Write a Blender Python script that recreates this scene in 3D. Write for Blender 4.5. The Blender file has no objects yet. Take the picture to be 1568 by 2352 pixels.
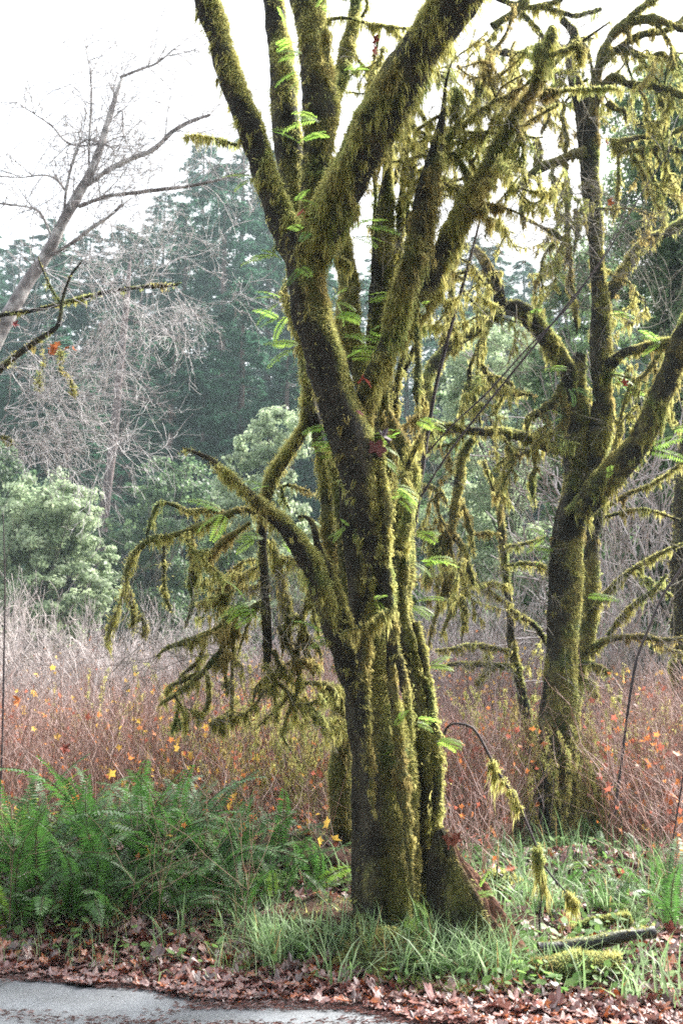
import bpy, math, random
import numpy as np
from mathutils import Vector, Matrix, Euler

random.seed(7)
rng = np.random.default_rng(11)
scene = bpy.context.scene
COL = scene.collection

# ------------------------------------------------------------------ camera
F = 2287.0                      # focal length in pixels of a 1568 x 2352 frame
PITCH = math.atan(424.0 / F)    # horizon lies at row 1600
EYE = np.array([0.0, 0.0, 1.6])
camd = bpy.data.cameras.new('camera')
cam = bpy.data.objects.new('camera', camd)
COL.objects.link(cam)
camd.sensor_fit = 'VERTICAL'
camd.sensor_height = 36.0
camd.sensor_width = 24.0
camd.lens = 35.0
camd.clip_end = 2000
camd.clip_start = 0.05
camd.dof.use_dof = True
camd.dof.focus_distance = 7.0
camd.dof.aperture_fstop = 4.5
cam.location = EYE
cam.rotation_euler = (math.pi / 2 + PITCH, 0, 0)
scene.camera = cam

# ------------------------------------------------------------------ light
SUN_EL, SUN_AZ = 44.0, 44.0      # azimuth clockwise from +Y (the way the camera looks)
world = bpy.data.worlds.new('World')
scene.world = world
world.use_nodes = True
wn = world.node_tree
for n in list(wn.nodes):
    wn.nodes.remove(n)
wo = wn.nodes.new('ShaderNodeOutputWorld')
bg = wn.nodes.new('ShaderNodeBackground')
sky = wn.nodes.new('ShaderNodeTexSky')
sky.sky_type = 'NISHITA'
sky.sun_disc = False
sky.sun_elevation = math.radians(SUN_EL)
sky.sun_rotation = math.radians(SUN_AZ)
sky.air_density = 1.0
sky.dust_density = 5.0
sky.ozone_density = 1.0
hs = wn.nodes.new('ShaderNodeHueSaturation')
hs.inputs['Saturation'].default_value = 0.25      # thin overcast
hs.inputs['Value'].default_value = 1.0
wn.links.new(sky.outputs[0], hs.inputs['Color'])
wn.links.new(hs.outputs[0], bg.inputs[0])
bg.inputs[1].default_value = 0.10
wn.links.new(bg.outputs[0], wo.inputs[0])

sd = bpy.data.lights.new('sun', 'SUN')
sd.energy = 1.5
sd.angle = math.radians(14)
sd.color = (1.0, 0.96, 0.88)
so = bpy.data.objects.new('sun', sd)
COL.objects.link(so)
az, el = math.radians(SUN_AZ), math.radians(SUN_EL)
sdir = Vector((math.sin(az) * math.cos(el), math.cos(az) * math.cos(el), math.sin(el)))
so.rotation_euler = (-sdir).to_track_quat('-Z', 'Y').to_euler()

vs = scene.view_settings
vs.view_transform = 'Standard'
vs.look = 'None'
vs.gamma = 1.0
vs.use_curve_mapping = False
vs.exposure = 3.3
cy = scene.cycles
cy.filter_width = 1.75
cy.max_bounces = 6
cy.diffuse_bounces = 4
cy.glossy_bounces = 2
cy.transmission_bounces = 4
cy.volume_bounces = 0
cy.transparent_max_bounces = 4
cy.use_denoising = False
cy.use_adaptive_sampling = False
cy.denoiser = 'OPENIMAGEDENOISE'
cy.denoising_prefilter = 'ACCURATE'
cy.denoising_input_passes = 'RGB_ALBEDO_NORMAL'
cy.sample_clamp_indirect = 0.12
cy.sample_clamp_direct = 0.22
cy.caustics_reflective = False
cy.caustics_refractive = False

# ------------------------------------------------------------------ helpers
def P(x, y, d):
    """the world point seen at pixel (x, y) of a 1568 x 2352 frame at distance d along +Y"""
    u = (x - 784.0) / F
    v = -(y - 1176.0) / F
    c, s = math.cos(PITCH), math.sin(PITCH)
    dy, dz = c - v * s, s + v * c
    k = d / dy
    return np.array([u * k, d, EYE[2] + dz * k])

def _hash(ix, iy, iz, seed):
    h = (ix * 374761393 + iy * 668265263 + iz * 2147483647 + seed * 1274126177) & 0xFFFFFFFF
    h = ((h ^ (h >> 13)) * 1274126177) & 0xFFFFFFFF
    h = ((h ^ (h >> 15)) * 2246822519) & 0xFFFFFFFF
    return ((h ^ (h >> 16)) & 0xFFFFFF) / float(0xFFFFFF) * 2 - 1

def noise(p, f=1.0, seed=0, octv=1):
    """value noise, -1..1, for an (N,3) array"""
    p = np.asarray(p, dtype=np.float64) * f
    out = np.zeros(len(p)); amp = 1.0; tot = 0
    for o in range(octv):
        i = np.floor(p).astype(np.int64); t = p - i; t = t * t * (3 - 2 * t)
        acc = 0
        for dx in (0, 1):
            for dy in (0, 1):
                for dz in (0, 1):
                    w = (t[:, 0] if dx else 1 - t[:, 0]) * (t[:, 1] if dy else 1 - t[:, 1]) * (t[:, 2] if dz else 1 - t[:, 2])
                    acc = acc + w * _hash(i[:, 0] + dx, i[:, 1] + dy, i[:, 2] + dz, seed + o * 17)
        out += acc * amp; tot += amp; amp *= 0.5; p = p * 2.03
    return out / tot

def smooth(a, b, x):
    t = np.clip((x - a) / (b - a), 0, 1)
    return t * t * (3 - 2 * t)

def mix(a, b, t):
    a = np.asarray(a, float); b = np.asarray(b, float); t = np.asarray(t)
    return a + (b - a) * t[..., None]

class MB:
    """collects geometry, builds ONE mesh"""
    def __init__(s):
        s.v = []; s.f3 = []; s.f4 = []; s.c = []; s.n = 0
    def add(s, v, f3=None, f4=None, c=None):
        v = np.asarray(v, float).reshape(-1, 3)
        s.v.append(v)
        if f3 is not None and len(f3): s.f3.append(np.asarray(f3, np.int64).reshape(-1, 3) + s.n)
        if f4 is not None and len(f4): s.f4.append(np.asarray(f4, np.int64).reshape(-1, 4) + s.n)
        if c is None: c = np.full((len(v), 3), 0.5)
        c = np.asarray(c, float)
        if c.ndim == 1: c = np.tile(c, (len(v), 1))
        s.c.append(c)
        s.n += len(v)
    def mesh(s, name, mat, smooth_shade=True):
        v = np.concatenate(s.v) if s.v else np.zeros((0, 3))
        c = np.concatenate(s.c) if s.c else np.zeros((0, 3))
        f3 = np.concatenate(s.f3) if s.f3 else np.zeros((0, 3), np.int64)
        f4 = np.concatenate(s.f4) if s.f4 else np.zeros((0, 4), np.int64)
        me = bpy.data.meshes.new(name)
        me.vertices.add(len(v)); me.vertices.foreach_set('co', v.astype(np.float32).ravel())
        nl = len(f3) * 3 + len(f4) * 4
        me.loops.add(nl)
        me.loops.foreach_set('vertex_index', np.concatenate([f3.ravel(), f4.ravel()]).astype(np.int32))
        me.polygons.add(len(f3) + len(f4))
        st = np.concatenate([np.arange(len(f3)) * 3, len(f3) * 3 + np.arange(len(f4)) * 4]).astype(np.int32)
        me.polygons.foreach_set('loop_start', st)
        me.polygons.foreach_set('use_smooth', np.full(len(st), smooth_shade, dtype=bool))
        at = me.color_attributes.new('Col', 'FLOAT_COLOR', 'POINT')
        rgba = np.ones((len(v), 4), np.float32); rgba[:, :3] = c
        at.data.foreach_set('color', rgba.ravel())
        me.update(calc_edges=True)
        me.materials.append(mat)
        return me
    def build(s, name, mat, parent=None, kind=None, smooth_shade=True, label=None, cat=None, group=None):
        o = bpy.data.objects.new(name, s.mesh(name, mat, smooth_shade))
        COL.objects.link(o)
        if parent is not None: o.parent = parent
        if kind: o['kind'] = kind
        if label: o['label'] = label
        if cat: o['category'] = cat
        if group: o['group'] = group
        return o

def thing(name, label, cat, loc=(0, 0, 0), group=None, rz=0.0):
    o = bpy.data.objects.new(name, None)
    o.empty_display_size = 0.2
    COL.objects.link(o)
    o.location = tuple(float(q) for q in loc); o.rotation_euler = (0, 0, rz)
    o['label'] = label; o['category'] = cat
    if group: o['group'] = group
    return o

def link_mesh(name, me, parent=None, loc=(0, 0, 0), rot=(0, 0, 0), scale=(1, 1, 1), kind=None):
    o = bpy.data.objects.new(name, me)
    COL.objects.link(o)
    if parent is not None: o.parent = parent
    o.location = tuple(float(q) for q in loc); o.rotation_euler = rot; o.scale = scale
    if kind: o['kind'] = kind
    return o

def copy_tree(o, parent=None):
    c = o.copy(); COL.objects.link(c); c.parent = parent
    for ch in [q for q in bpy.data.objects if q.parent == o]:
        copy_tree(ch, c)
    return c

# ------------------------------------------------------------------ materials
def mat_new(name):
    m = bpy.data.materials.new(name); m.use_nodes = True
    nt = m.node_tree
    for n in list(nt.nodes): nt.nodes.remove(n)
    out = nt.nodes.new('ShaderNodeOutputMaterial')
    return m, nt, out

def mat_surface(name, rough=0.8, nscale=20.0, nvar=0.5, bump=0.3, bscale=60.0, spec=0.3, translucent=0.0, tint=(1, 1, 1), bdist=0.01, tcol=1.0):
    """vertex-colour base, multiplied by fine noise; optional translucency for thin things"""
    m, nt, out = mat_new(name)
    L = nt.links
    att = nt.nodes.new('ShaderNodeAttribute'); att.attribute_name = 'Col'
    tc = nt.nodes.new('ShaderNodeTexCoord')
    nz = nt.nodes.new('ShaderNodeTexNoise'); nz.inputs['Scale'].default_value = nscale; nz.inputs['Detail'].default_value = 4
    L.new(tc.outputs['Object'], nz.inputs['Vector'])
    mr = nt.nodes.new('ShaderNodeMapRange')
    mr.inputs['From Min'].default_value = 0.3; mr.inputs['From Max'].default_value = 0.7
    mr.inputs['To Min'].default_value = 1 - nvar; mr.inputs['To Max'].default_value = 1 + nvar
    L.new(nz.outputs['Fac'], mr.inputs['Value'])
    mul = nt.nodes.new('ShaderNodeVectorMath'); mul.operation = 'MULTIPLY'
    L.new(att.outputs['Color'], mul.inputs[0]); L.new(mr.outputs[0], mul.inputs[1])
    mul2 = nt.nodes.new('ShaderNodeVectorMath'); mul2.operation = 'MULTIPLY'
    L.new(mul.outputs[0], mul2.inputs[0]); mul2.inputs[1].default_value = tint
    bs = nt.nodes.new('ShaderNodeBsdfPrincipled')
    L.new(mul2.outputs[0], bs.inputs['Base Color'])
    bs.inputs['Roughness'].default_value = rough
    bs.inputs['Specular IOR Level'].default_value = spec
    if bump > 0:
        nb = nt.nodes.new('ShaderNodeTexNoise'); nb.inputs['Scale'].default_value = bscale; nb.inputs['Detail'].default_value = 5
        L.new(tc.outputs['Object'], nb.inputs['Vector'])
        bp = nt.nodes.new('ShaderNodeBump'); bp.inputs['Strength'].default_value = bump; bp.inputs['Distance'].default_value = bdist
        L.new(nb.outputs['Fac'], bp.inputs['Height']); L.new(bp.outputs[0], bs.inputs['Normal'])
    if translucent > 0:
        tr = nt.nodes.new('ShaderNodeBsdfTranslucent')
        sc = nt.nodes.new('ShaderNodeVectorMath'); sc.operation = 'SCALE'; sc.inputs['Scale'].default_value = tcol
        L.new(mul2.outputs[0], sc.inputs[0]); L.new(sc.outputs[0], tr.inputs['Color'])
        mx = nt.nodes.new('ShaderNodeMixShader'); mx.inputs[0].default_value = translucent
        L.new(bs.outputs[0], mx.inputs[1]); L.new(tr.outputs[0], mx.inputs[2])
        L.new(mx.outputs[0], out.inputs[0])
    else:
        L.new(bs.outputs[0], out.inputs[0])
    return m

M_LIMB = mat_surface('mossy_bark', rough=0.9, nscale=45, nvar=0.55, bump=0.9, bscale=70, bdist=0.02, spec=0.15)
M_MOSS = mat_surface('moss_strands', rough=0.85, nscale=18, nvar=0.3, bump=0, spec=0.1, translucent=0.6, tcol=3.4)
M_FARMOSS = mat_surface('twig_bark', rough=0.85, nscale=10, nvar=0.3, bump=0.0, spec=0.2, translucent=0.0)
M_LEAF = mat_surface('green_leaf', rough=0.5, nscale=3, nvar=0.3, bump=0, spec=0.3, translucent=0.455, tcol=2.0)
M_FERN = mat_surface('sword_fern_frond', rough=0.5, nscale=9, nvar=0.25, bump=0, spec=0.4, translucent=0.35, tcol=1.8)
M_LICO = mat_surface('licorice_fern_frond', rough=0.5, nscale=9, nvar=0.2, bump=0, spec=0.4, translucent=0.6, tcol=2.6)
M_GRASS = mat_surface('grass_blade', rough=0.45, nscale=6, nvar=0.25, bump=0, spec=0.3, translucent=0.45, tcol=1.4)
M_DEAD = mat_surface('wet_dead_leaf', rough=0.24, nscale=40, nvar=0.35, bump=0.25, bscale=90, spec=0.85, translucent=0.15, bdist=0.004)
M_GROUND = mat_surface('forest_soil', rough=0.9, nscale=9, nvar=0.5, bump=0.8, bscale=30, bdist=0.04, spec=0.2)
M_CONIF = mat_surface('conifer_needles', rough=0.7, nscale=0.6, nvar=0.4, bump=0, spec=0.2, translucent=0.25, tcol=1.3)
M_CONBARK = mat_surface('conifer_bark', rough=0.9, nscale=2, nvar=0.4, bump=0.5, bscale=8, spec=0.1, bdist=0.1)
M_CANE = mat_surface('thicket_cane', rough=0.7, nscale=4, nvar=0.4, bump=0, spec=0.3)
M_ALDER = mat_surface('alder_bark', rough=0.8, nscale=9, nvar=0.6, bump=0.5, bscale=25, spec=0.2)
M_WOOD = mat_surface('wet_dark_wood', rough=0.35, nscale=30, nvar=0.5, bump=0.6, bscale=60, spec=0.5)

def mat_asphalt():
    m, nt, out = mat_new('wet_asphalt'); L = nt.links
    tc = nt.nodes.new('ShaderNodeTexCoord')
    vo = nt.nodes.new('ShaderNodeTexVoronoi'); vo.inputs['Scale'].default_value = 95
    n1 = nt.nodes.new('ShaderNodeTexNoise'); n1.inputs['Scale'].default_value = 3.5; n1.inputs['Detail'].default_value = 5
    L.new(tc.outputs['Object'], vo.inputs['Vector']); L.new(tc.outputs['Object'], n1.inputs['Vector'])
    r1 = nt.nodes.new('ShaderNodeValToRGB')
    r1.color_ramp.elements[0].color = (0.09, 0.098, 0.112, 1); r1.color_ramp.elements[1].color = (0.20, 0.212, 0.232, 1)
    L.new(vo.outputs['Color'], r1.inputs[0])
    r2 = nt.nodes.new('ShaderNodeValToRGB')
    r2.color_ramp.elements[0].position = 0.3; r2.color_ramp.elements[1].position = 0.7
    r2.color_ramp.elements[0].color = (0.7, 0.68, 0.66, 1); r2.color_ramp.elements[1].color = (1.15, 1.15, 1.15, 1)
    L.new(n1.outputs[0], r2.inputs[0])
    mu = nt.nodes.new('ShaderNodeVectorMath'); mu.operation = 'MULTIPLY'
    L.new(r1.outputs[0], mu.inputs[0]); L.new(r2.outputs[0], mu.inputs[1])
    bs = nt.nodes.new('ShaderNodeBsdfPrincipled'); L.new(mu.outputs[0], bs.inputs['Base Color'])
    bs.inputs['Roughness'].default_value = 0.5; bs.inputs['Specular IOR Level'].default_value = 0.5
    bp = nt.nodes.new('ShaderNodeBump'); bp.inputs['Strength'].default_value = 0.7; bp.inputs['Distance'].default_value = 0.004
    L.new(vo.outputs['Distance'], bp.inputs['Height']); L.new(bp.outputs[0], bs.inputs['Normal'])
    L.new(bs.outputs[0], out.inputs[0])
    return m
M_ROAD = mat_asphalt()

# ------------------------------------------------------------------ setting: ground, road, hillside
def road_edge(x):
    # world y of the asphalt edge as a function of x
    return 5.50 - 0.33 * np.asarray(x)

def gz(x, y):
    x = np.asarray(x, float); y = np.asarray(y, float)
    p = np.stack([x.ravel(), y.ravel(), np.zeros(x.size)], 1)
    n = noise(p, 0.45, 3, 2).reshape(x.shape)
    n2 = noise(p, 1.7, 5, 2).reshape(x.shape)
    off = smooth(0.0, 2.0, y - road_edge(x))
    z = 0.012 + off * (0.16 * n + 0.05 * n2) + 0.1 * off
    z = z + 0.28 * np.exp(-(((x + 1.9) / 1.3) ** 2 + ((y - 8.0) / 1.0) ** 2))
    z = z + 0.22 * np.exp(-(((x + 0.2) / 0.6) ** 2 + ((y - 8.0) / 0.7) ** 2))
    z = z + 0.18 * np.exp(-(((x - 1.9) / 0.9) ** 2 + ((y - 8.6) / 0.6) ** 2))
    far = smooth(56, 150, y)
    z = z + 0.012 * np.clip(y - 14, 0, 40) + far * (44 + 5 * noise(p, 0.03, 9).reshape(x.shape))
    return z

def ground_sheet():
    b = MB()
    ys = np.concatenate([np.arange(-6, 3.5, 1.0), np.arange(3.5, 16, 0.08), np.arange(16, 60, 1.0), np.arange(60, 420, 6.0)])
    xs = np.concatenate([np.arange(-260, -20, 12.0), np.arange(-20, -5, 0.8), np.arange(-5, 5, 0.09), np.arange(5, 20, 0.8), np.arange(20, 261, 12.0)])
    X, Y = np.meshgrid(xs, ys)
    Z = gz(X, Y)
    Z = np.where(Y < road_edge(X) - 0.05, -0.02, Z)
    v = np.stack([X.ravel(), Y.ravel(), Z.ravel()], 1)
    nx, ny = len(xs), len(ys)
    i = np.arange(nx - 1)[None, :] + np.arange(ny - 1)[:, None] * nx
    f = np.stack([i, i + 1, i + nx + 1, i + nx], -1).reshape(-1, 4)
    n = noise(v, 0.8, 21, 3)
    c = mix((0.045, 0.034, 0.022), (0.05, 0.06, 0.022), smooth(-0.3, 0.5, n))
    red = smooth(0.1, 0.5, noise(v, 1.3, 33, 2))
    c = mix(c, (0.085, 0.04, 0.03), red * 0.7)
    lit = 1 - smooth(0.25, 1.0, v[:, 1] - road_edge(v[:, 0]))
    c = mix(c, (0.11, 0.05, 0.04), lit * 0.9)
    farc = smooth(40, 70, v[:, 1])
    c = mix(c, (0.028, 0.042, 0.025), farc)
    b.add(v, f4=f, c=c)
    return b.build('ground', M_GROUND, kind='structure')
GROUND = ground_sheet()

def road_sheet():
    b = MB()
    xs = np.concatenate([np.arange(-30, -4, 2.0), np.arange(-4, 4, 0.1), np.arange(4, 31, 2.0)])
    far = road_edge(xs) + 0.05 * noise(np.stack([xs, xs * 0, xs * 0], 1), 2.0, 4, 3)
    near = road_edge(xs) - 6.0
    n = len(xs)
    v = np.concatenate([np.stack([xs, far, np.full(n, 0.028)], 1), np.stack([xs, near, np.full(n, 0.028)], 1),
                        np.stack([xs, far + 0.02, np.full(n, -0.03)], 1)])
    i = np.arange(n - 1)
    f = np.concatenate([np.stack([i + n, i + n + 1, i + 1, i], 1), np.stack([i, i + 1, i + 1 + 2 * n, i + 2 * n], 1)])
    b.add(v, f4=f)
    return b.build('road', M_ROAD, kind='structure')
ROAD = road_sheet()

# ------------------------------------------------------------------ tubes and moss
def catmull(c, step):
    c = np.asarray(c, float)
    if len(c) == 2:
        seg = [c[0], c[1]]
    pts = np.vstack([2 * c[0] - c[1], c, 2 * c[-1] - c[-2]])
    out = []
    for i in range(1, len(pts) - 2):
        p0, p1, p2, p3 = pts[i - 1], pts[i], pts[i + 1], pts[i + 2]
        ln = np.linalg.norm(p2[:3] - p1[:3])
        k = max(2, int(ln / step))
        t = (np.arange(k) / k)[:, None]
        out.append(0.5 * (2 * p1 + (p2 - p0) * t + (2 * p0 - 5 * p1 + 4 * p2 - p3) * t ** 2 + (3 * p1 - p0 - 3 * p2 + p3) * t ** 3))
    out.append(c[-1][None, :])
    return np.vstack(out)

def frames(pts):
    T = np.gradient(pts, axis=0)
    T /= np.linalg.norm(T, axis=1)[:, None] + 1e-9
    N = np.zeros_like(T)
    ref = np.array([1.0, 0, 0]) if abs(T[0, 0]) < 0.8 else np.array([0, 1.0, 0])
    n = ref - T[0] * ref.dot(T[0]); n /= np.linalg.norm(n)
    N[0] = n
    for i in range(1, len(T)):
        n = n - T[i] * n.dot(T[i]); n /= np.linalg.norm(n) + 1e-9
        N[i] = n
    return T, N, np.cross(T, N)

BARK = np.array([0.020, 0.017, 0.013]); BARK2 = np.array([0.050, 0.042, 0.028])
MOSS_A = np.array([0.088, 0.092, 0.032]); MOSS_B = np.array([0.170, 0.150, 0.058]); MOSS_C = np.array([0.055, 0.075, 0.028])

def surf_color(p, nrm, mossy, seed=0, side=0.0):
    lo = noise(p, 2.2, 41 + seed, 2); hi = noise(p, 26.0, 43, 2); mid = noise(p, 7.0, 45, 2)
    m = smooth(-0.28, 0.32, mossy - 0.50 + 0.75 * lo + 0.40 * mid + 0.25 * hi + 0.45 * nrm[:, 2] + side * nrm[:, 0])
    mc = mix(MOSS_A, MOSS_B, smooth(-0.3, 0.5, noise(p, 3.1, 47, 2)))
    mc = mix(mc, MOSS_C, smooth(0.0, 0.6, noise(p, 4.3, 49, 2)))
    mc = mc * (1 + 0.35 * hi)[:, None]
    bc = mix(BARK, BARK2, smooth(-0.4, 0.6, mid))
    return mix(bc, mc, m), m

def tube_surface(path, segs, step=None, lump=0.12, seed=0, mossy=0.6, side=0.2, flute=0.0, cap=True):
    """path: rows of x,y,z,r. returns dict with grid arrays"""
    path = np.asarray(path, float)
    rm = path[:, 3].max()
    step = step or max(0.015, rm * 0.35)
    c = catmull(path, step)
    pts, r = c[:, :3], np.maximum(c[:, 3], 0.0015)
    T, N, B = frames(pts)
    a = np.arange(segs) / segs * 2 * math.pi
    ca, sa = np.cos(a), np.sin(a)
    nrm = N[:, None, :] * ca[None, :, None] + B[:, None, :] * sa[None, :, None]
    pos = pts[:, None, :] + nrm * r[:, None, None]
    flat = pos.reshape(-1, 3); rr = np.repeat(r, segs)
    d = lump * rr * noise(flat, 0.55 / max(rm, 0.01), 51 + seed, 2) * 1.6 + 0.25 * np.minimum(rr, 0.05) * noise(flat, 14.0, 53 + seed, 2)
    if flute > 0:
        ang = np.tile(a, len(pts)) ; hgt = np.repeat(np.arange(len(pts)) * step, segs)
        q = np.stack([np.cos(ang) * 1.6, np.sin(ang) * 1.6, hgt * 0.8], 1)
        d = d + flute * rr * noise(q, 1.3, 55 + seed, 2) * 1.4
    pos = flat + nrm.reshape(-1, 3) * d[:, None]
    nf = nrm.reshape(-1, 3)
    col, m = surf_color(pos, nf, mossy, seed, side)
    n = len(pts)
    return dict(pos=pos, nrm=nf, col=col, m=m, r=rr, n=n, segs=segs, T=np.repeat(T, segs, axis=0), step=step)

def add_tube(b, S, cap=True):
    n, segs = S['n'], S['segs']
    i = np.arange(n - 1)[:, None] * segs; j = np.arange(segs)[None, :]
    f = np.stack([i + j, i + (j + 1) % segs, i + segs + (j + 1) % segs, i + segs + j], -1).reshape(-1, 4)
    v = S['pos']; c = S['col']
    f3 = []
    if cap:
        e = v[-segs:].mean(0) + S['T'][-1] * S['r'][-1] * 0.4
        v = np.vstack([v, e]); c = np.vstack([c, c[-1]])
        k = (n - 1) * segs
        f3 = [[k + q, k + (q + 1) % segs, len(v) - 1] for q in range(segs)]
    b.add(v, f3=f3, f4=f, c=c)

DOWN = np.array([0, 0, -1.0])

def strand_color(k, p, r2=None, dark=1.0):
    t = rng.random(k)
    c = mix(MOSS_A * 1.65, MOSS_B * 1.55, t ** 1.2)
    c = mix(c, MOSS_C * 1.9, smooth(0.0, 0.6, noise(p, 4.3, 49, 2)) * rng.random(k))
    brown = smooth(0.0, 0.5, noise(p, 2.6, 61, 2))
    c = mix(c, (0.12, 0.085, 0.036), brown * 0.7)
    return c * (0.75 + 0.5 * rng.random(k))[:, None] * dark

def fuzz(b, S, count, L=0.022, w=0.005, mmin=0.25, down=0.5):
    """short upright moss shoots, one triangle each"""
    if count <= 0: return
    pr = S['r'] * (0.02 + np.clip(S['m'], 0, 1) ** 2)
    pr = pr / pr.sum()
    idx = rng.choice(len(pr), count, p=pr)
    n = S['nrm'][idx]
    p = S['pos'][idx] + rng.normal(0, 1, (count, 3)) * (S['step'] * 0.35)
    # keep the jitter in the surface
    off = p - S['pos'][idx]; off -= n * (off * n).sum(1)[:, None]
    p = S['pos'][idx] + off - n * 0.003
    d = n + rng.normal(0, 0.45, (count, 3)) + DOWN * down
    d /= np.linalg.norm(d, axis=1)[:, None]
    ln = L * (0.5 + rng.random(count)) * (0.7 + 0.8 * smooth(-0.3, 0.6, noise(p, 9.0, 63, 1)))
    side = np.cross(d, rng.normal(0, 1, (count, 3))); side /= np.linalg.norm(side, axis=1)[:, None] + 1e-9
    ww = w * (0.6 + 0.8 * rng.random(count))
    v = np.stack([p - side * ww[:, None] / 2, p + side * ww[:, None] / 2, p + d * ln[:, None]], 1).reshape(-1, 3)
    f = np.arange(count * 3).reshape(-1, 3)
    c = np.repeat(strand_color(count, p), 3, axis=0)
    b.add(v, f3=f, c=c)

def hang(b, S, clumps, L=0.10, per=16, w=0.006, spread=0.02, under=0.6):
    """hanging tufts: each a tapering bundle of strands"""
    if clumps <= 0: return
    pr = S['r'] * (0.15 + np.clip(S['m'], 0, 1)) * smooth(under - 1.4, 0.9, -S['nrm'][:, 2] + 0.2) ** 1.2
    pr = pr / pr.sum()
    ci = rng.choice(len(pr), clumps, p=pr)
    Lc = L * (0.3 + 1.2 * rng.random(clumps) ** 1.8)
    k = np.maximum(4, (per * (0.5 + rng.random(clumps)) * np.clip(Lc / L, 0.4, 1.6)).astype(int))
    idx = np.repeat(ci, k); lc = np.repeat(Lc, k); N = len(idx)
    nn = S['nrm'][idx]
    sp = spread * (0.6 + 0.8 * np.repeat(rng.random(clumps), k))
    off = rng.normal(0, 1, (N, 3)) * sp[:, None]
    off[:, 2] *= 0.5
    p0 = S['pos'][idx] + off * 0.9 - nn * 0.006
    rad = np.linalg.norm(off[:, :2], axis=1)
    ln = lc * np.clip(1.0 - rad / (sp * 3.0), 0.25, 1) * (0.55 + 0.5 * rng.random(N))
    out = nn + rng.normal(0, 0.25, (N, 3))
    sway = np.repeat(rng.normal(0, 0.12, (clumps, 3)), k, axis=0)
    p1 = p0 + out * (0.012 + ln * 0.08)[:, None] + (DOWN + sway)[:, :] * (ln * 0.5)[:, None] - off * 0.15
    p2 = p1 + (DOWN + sway + rng.normal(0, 0.1, (N, 3))) * (ln * 0.5)[:, None] - off * 0.3
    side = np.cross(DOWN + out * 0.3, rng.normal(0, 1, (N, 3))); side /= np.linalg.norm(side, axis=1)[:, None] + 1e-9
    ww = (w * (0.6 + 0.8 * rng.random(N)))[:, None]
    v = np.stack([p0 - side * ww / 2, p0 + side * ww / 2, p1 - side * ww / 2, p1 + side * ww / 2, p2], 1).reshape(-1, 3)
    q = np.arange(N)[:, None] * 5
    f4 = np.concatenate([q, q + 1, q + 3, q + 2], 1); f3 = np.concatenate([q + 2, q + 3, q + 4], 1)
    c = np.repeat(strand_color(N, p0) * 1.05, 5, axis=0)
    b.add(v, f3=f3, f4=f4, c=c)

def dpath(rows):
    """rows of (x, y, halfwidth, distance) in frame pixels -> x,y,z,r in metres"""
    out = []
    for x, y, hw, d in rows:
        p = P(x, y, d)
        out.append([p[0], p[1], p[2], hw * d / F])
    return np.array(out)

class MossyTree:
    def __init__(s, name, label, cat, base, dens=1.0, group=None):
        s.root = thing(name, label, cat, (0, 0, 0), group)
        s.base = np.array(base, float); s.root.location = tuple(s.base)
        s.moss = MB(); s.dens = dens
    def limb(s, rows, name='limb', segs=None, mossy=0.6, side=0.15, lump=0.12, fz=1.0, hg=1.0, L=0.09, flute=0.0, seed=None, fl=0.023, step=None, world=False, rot=False):
        path = np.array(rows, float) if world else dpath(rows)
        path[:, :3] -= s.base
        rm = path[:, 3].max()
        dist = (path[:, 1] + s.base[1]).mean()
        segs = segs or int(np.clip(2 * math.pi * rm / 0.014, 8, 110))
        S = tube_surface(path, segs, step=step or max(0.012, min(0.03, rm * 0.4)), lump=lump, seed=seed if seed is not None else random.randint(0, 999), mossy=mossy, side=side, flute=flute)
        if rot:     # the broken upper edge shows bare crumbling brown wood
            nn = S['nrm']; q = noise(S['pos'] * [6, 6, 1.5], 4.0, 88, 3)
            w = smooth(0.45, 0.75, nn[:, 0] * 0.8 + nn[:, 2] * 0.3 - nn[:, 1] * 0.25 + 0.35 * noise(S['pos'], 9.0, 86, 2))
            S['col'] = mix(S['col'], mix((0.07, 0.03, 0.02), (0.20, 0.10, 0.065), smooth(-0.5, 0.5, q)), w)
            S['m'] = S['m'] * (1 - w)
            S['pos'] = S['pos'] + nn * (0.02 * q * w)[:, None]
        b = MB(); add_tube(b, S)
        o = b.build(name, M_LIMB, s.root)
        area = 2 * math.pi * path[:, 3].mean() * np.linalg.norm(np.diff(path[:, :3], axis=0), axis=1).sum()
        k = (7.0 / dist) ** 1.4 * s.dens
        ws = max(1.0, dist / 7.0)
        fuzz(s.moss, S, int(area * 12000 * fz * k), L=fl * (0.8 + 0.2 * ws), w=0.0052 * ws)
        length = np.linalg.norm(np.diff(path[:, :3], axis=0), axis=1).sum()
        hang(s.moss, S, int((length * 44 + area * 110) * hg * k), L=L * 1.05, w=0.0052 * ws, spread=0.014 + 0.006 * ws)
        return S
    def finish(s):
        if s.moss.n: s.moss.build('moss', M_MOSS, s.root, kind='stuff')

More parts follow.
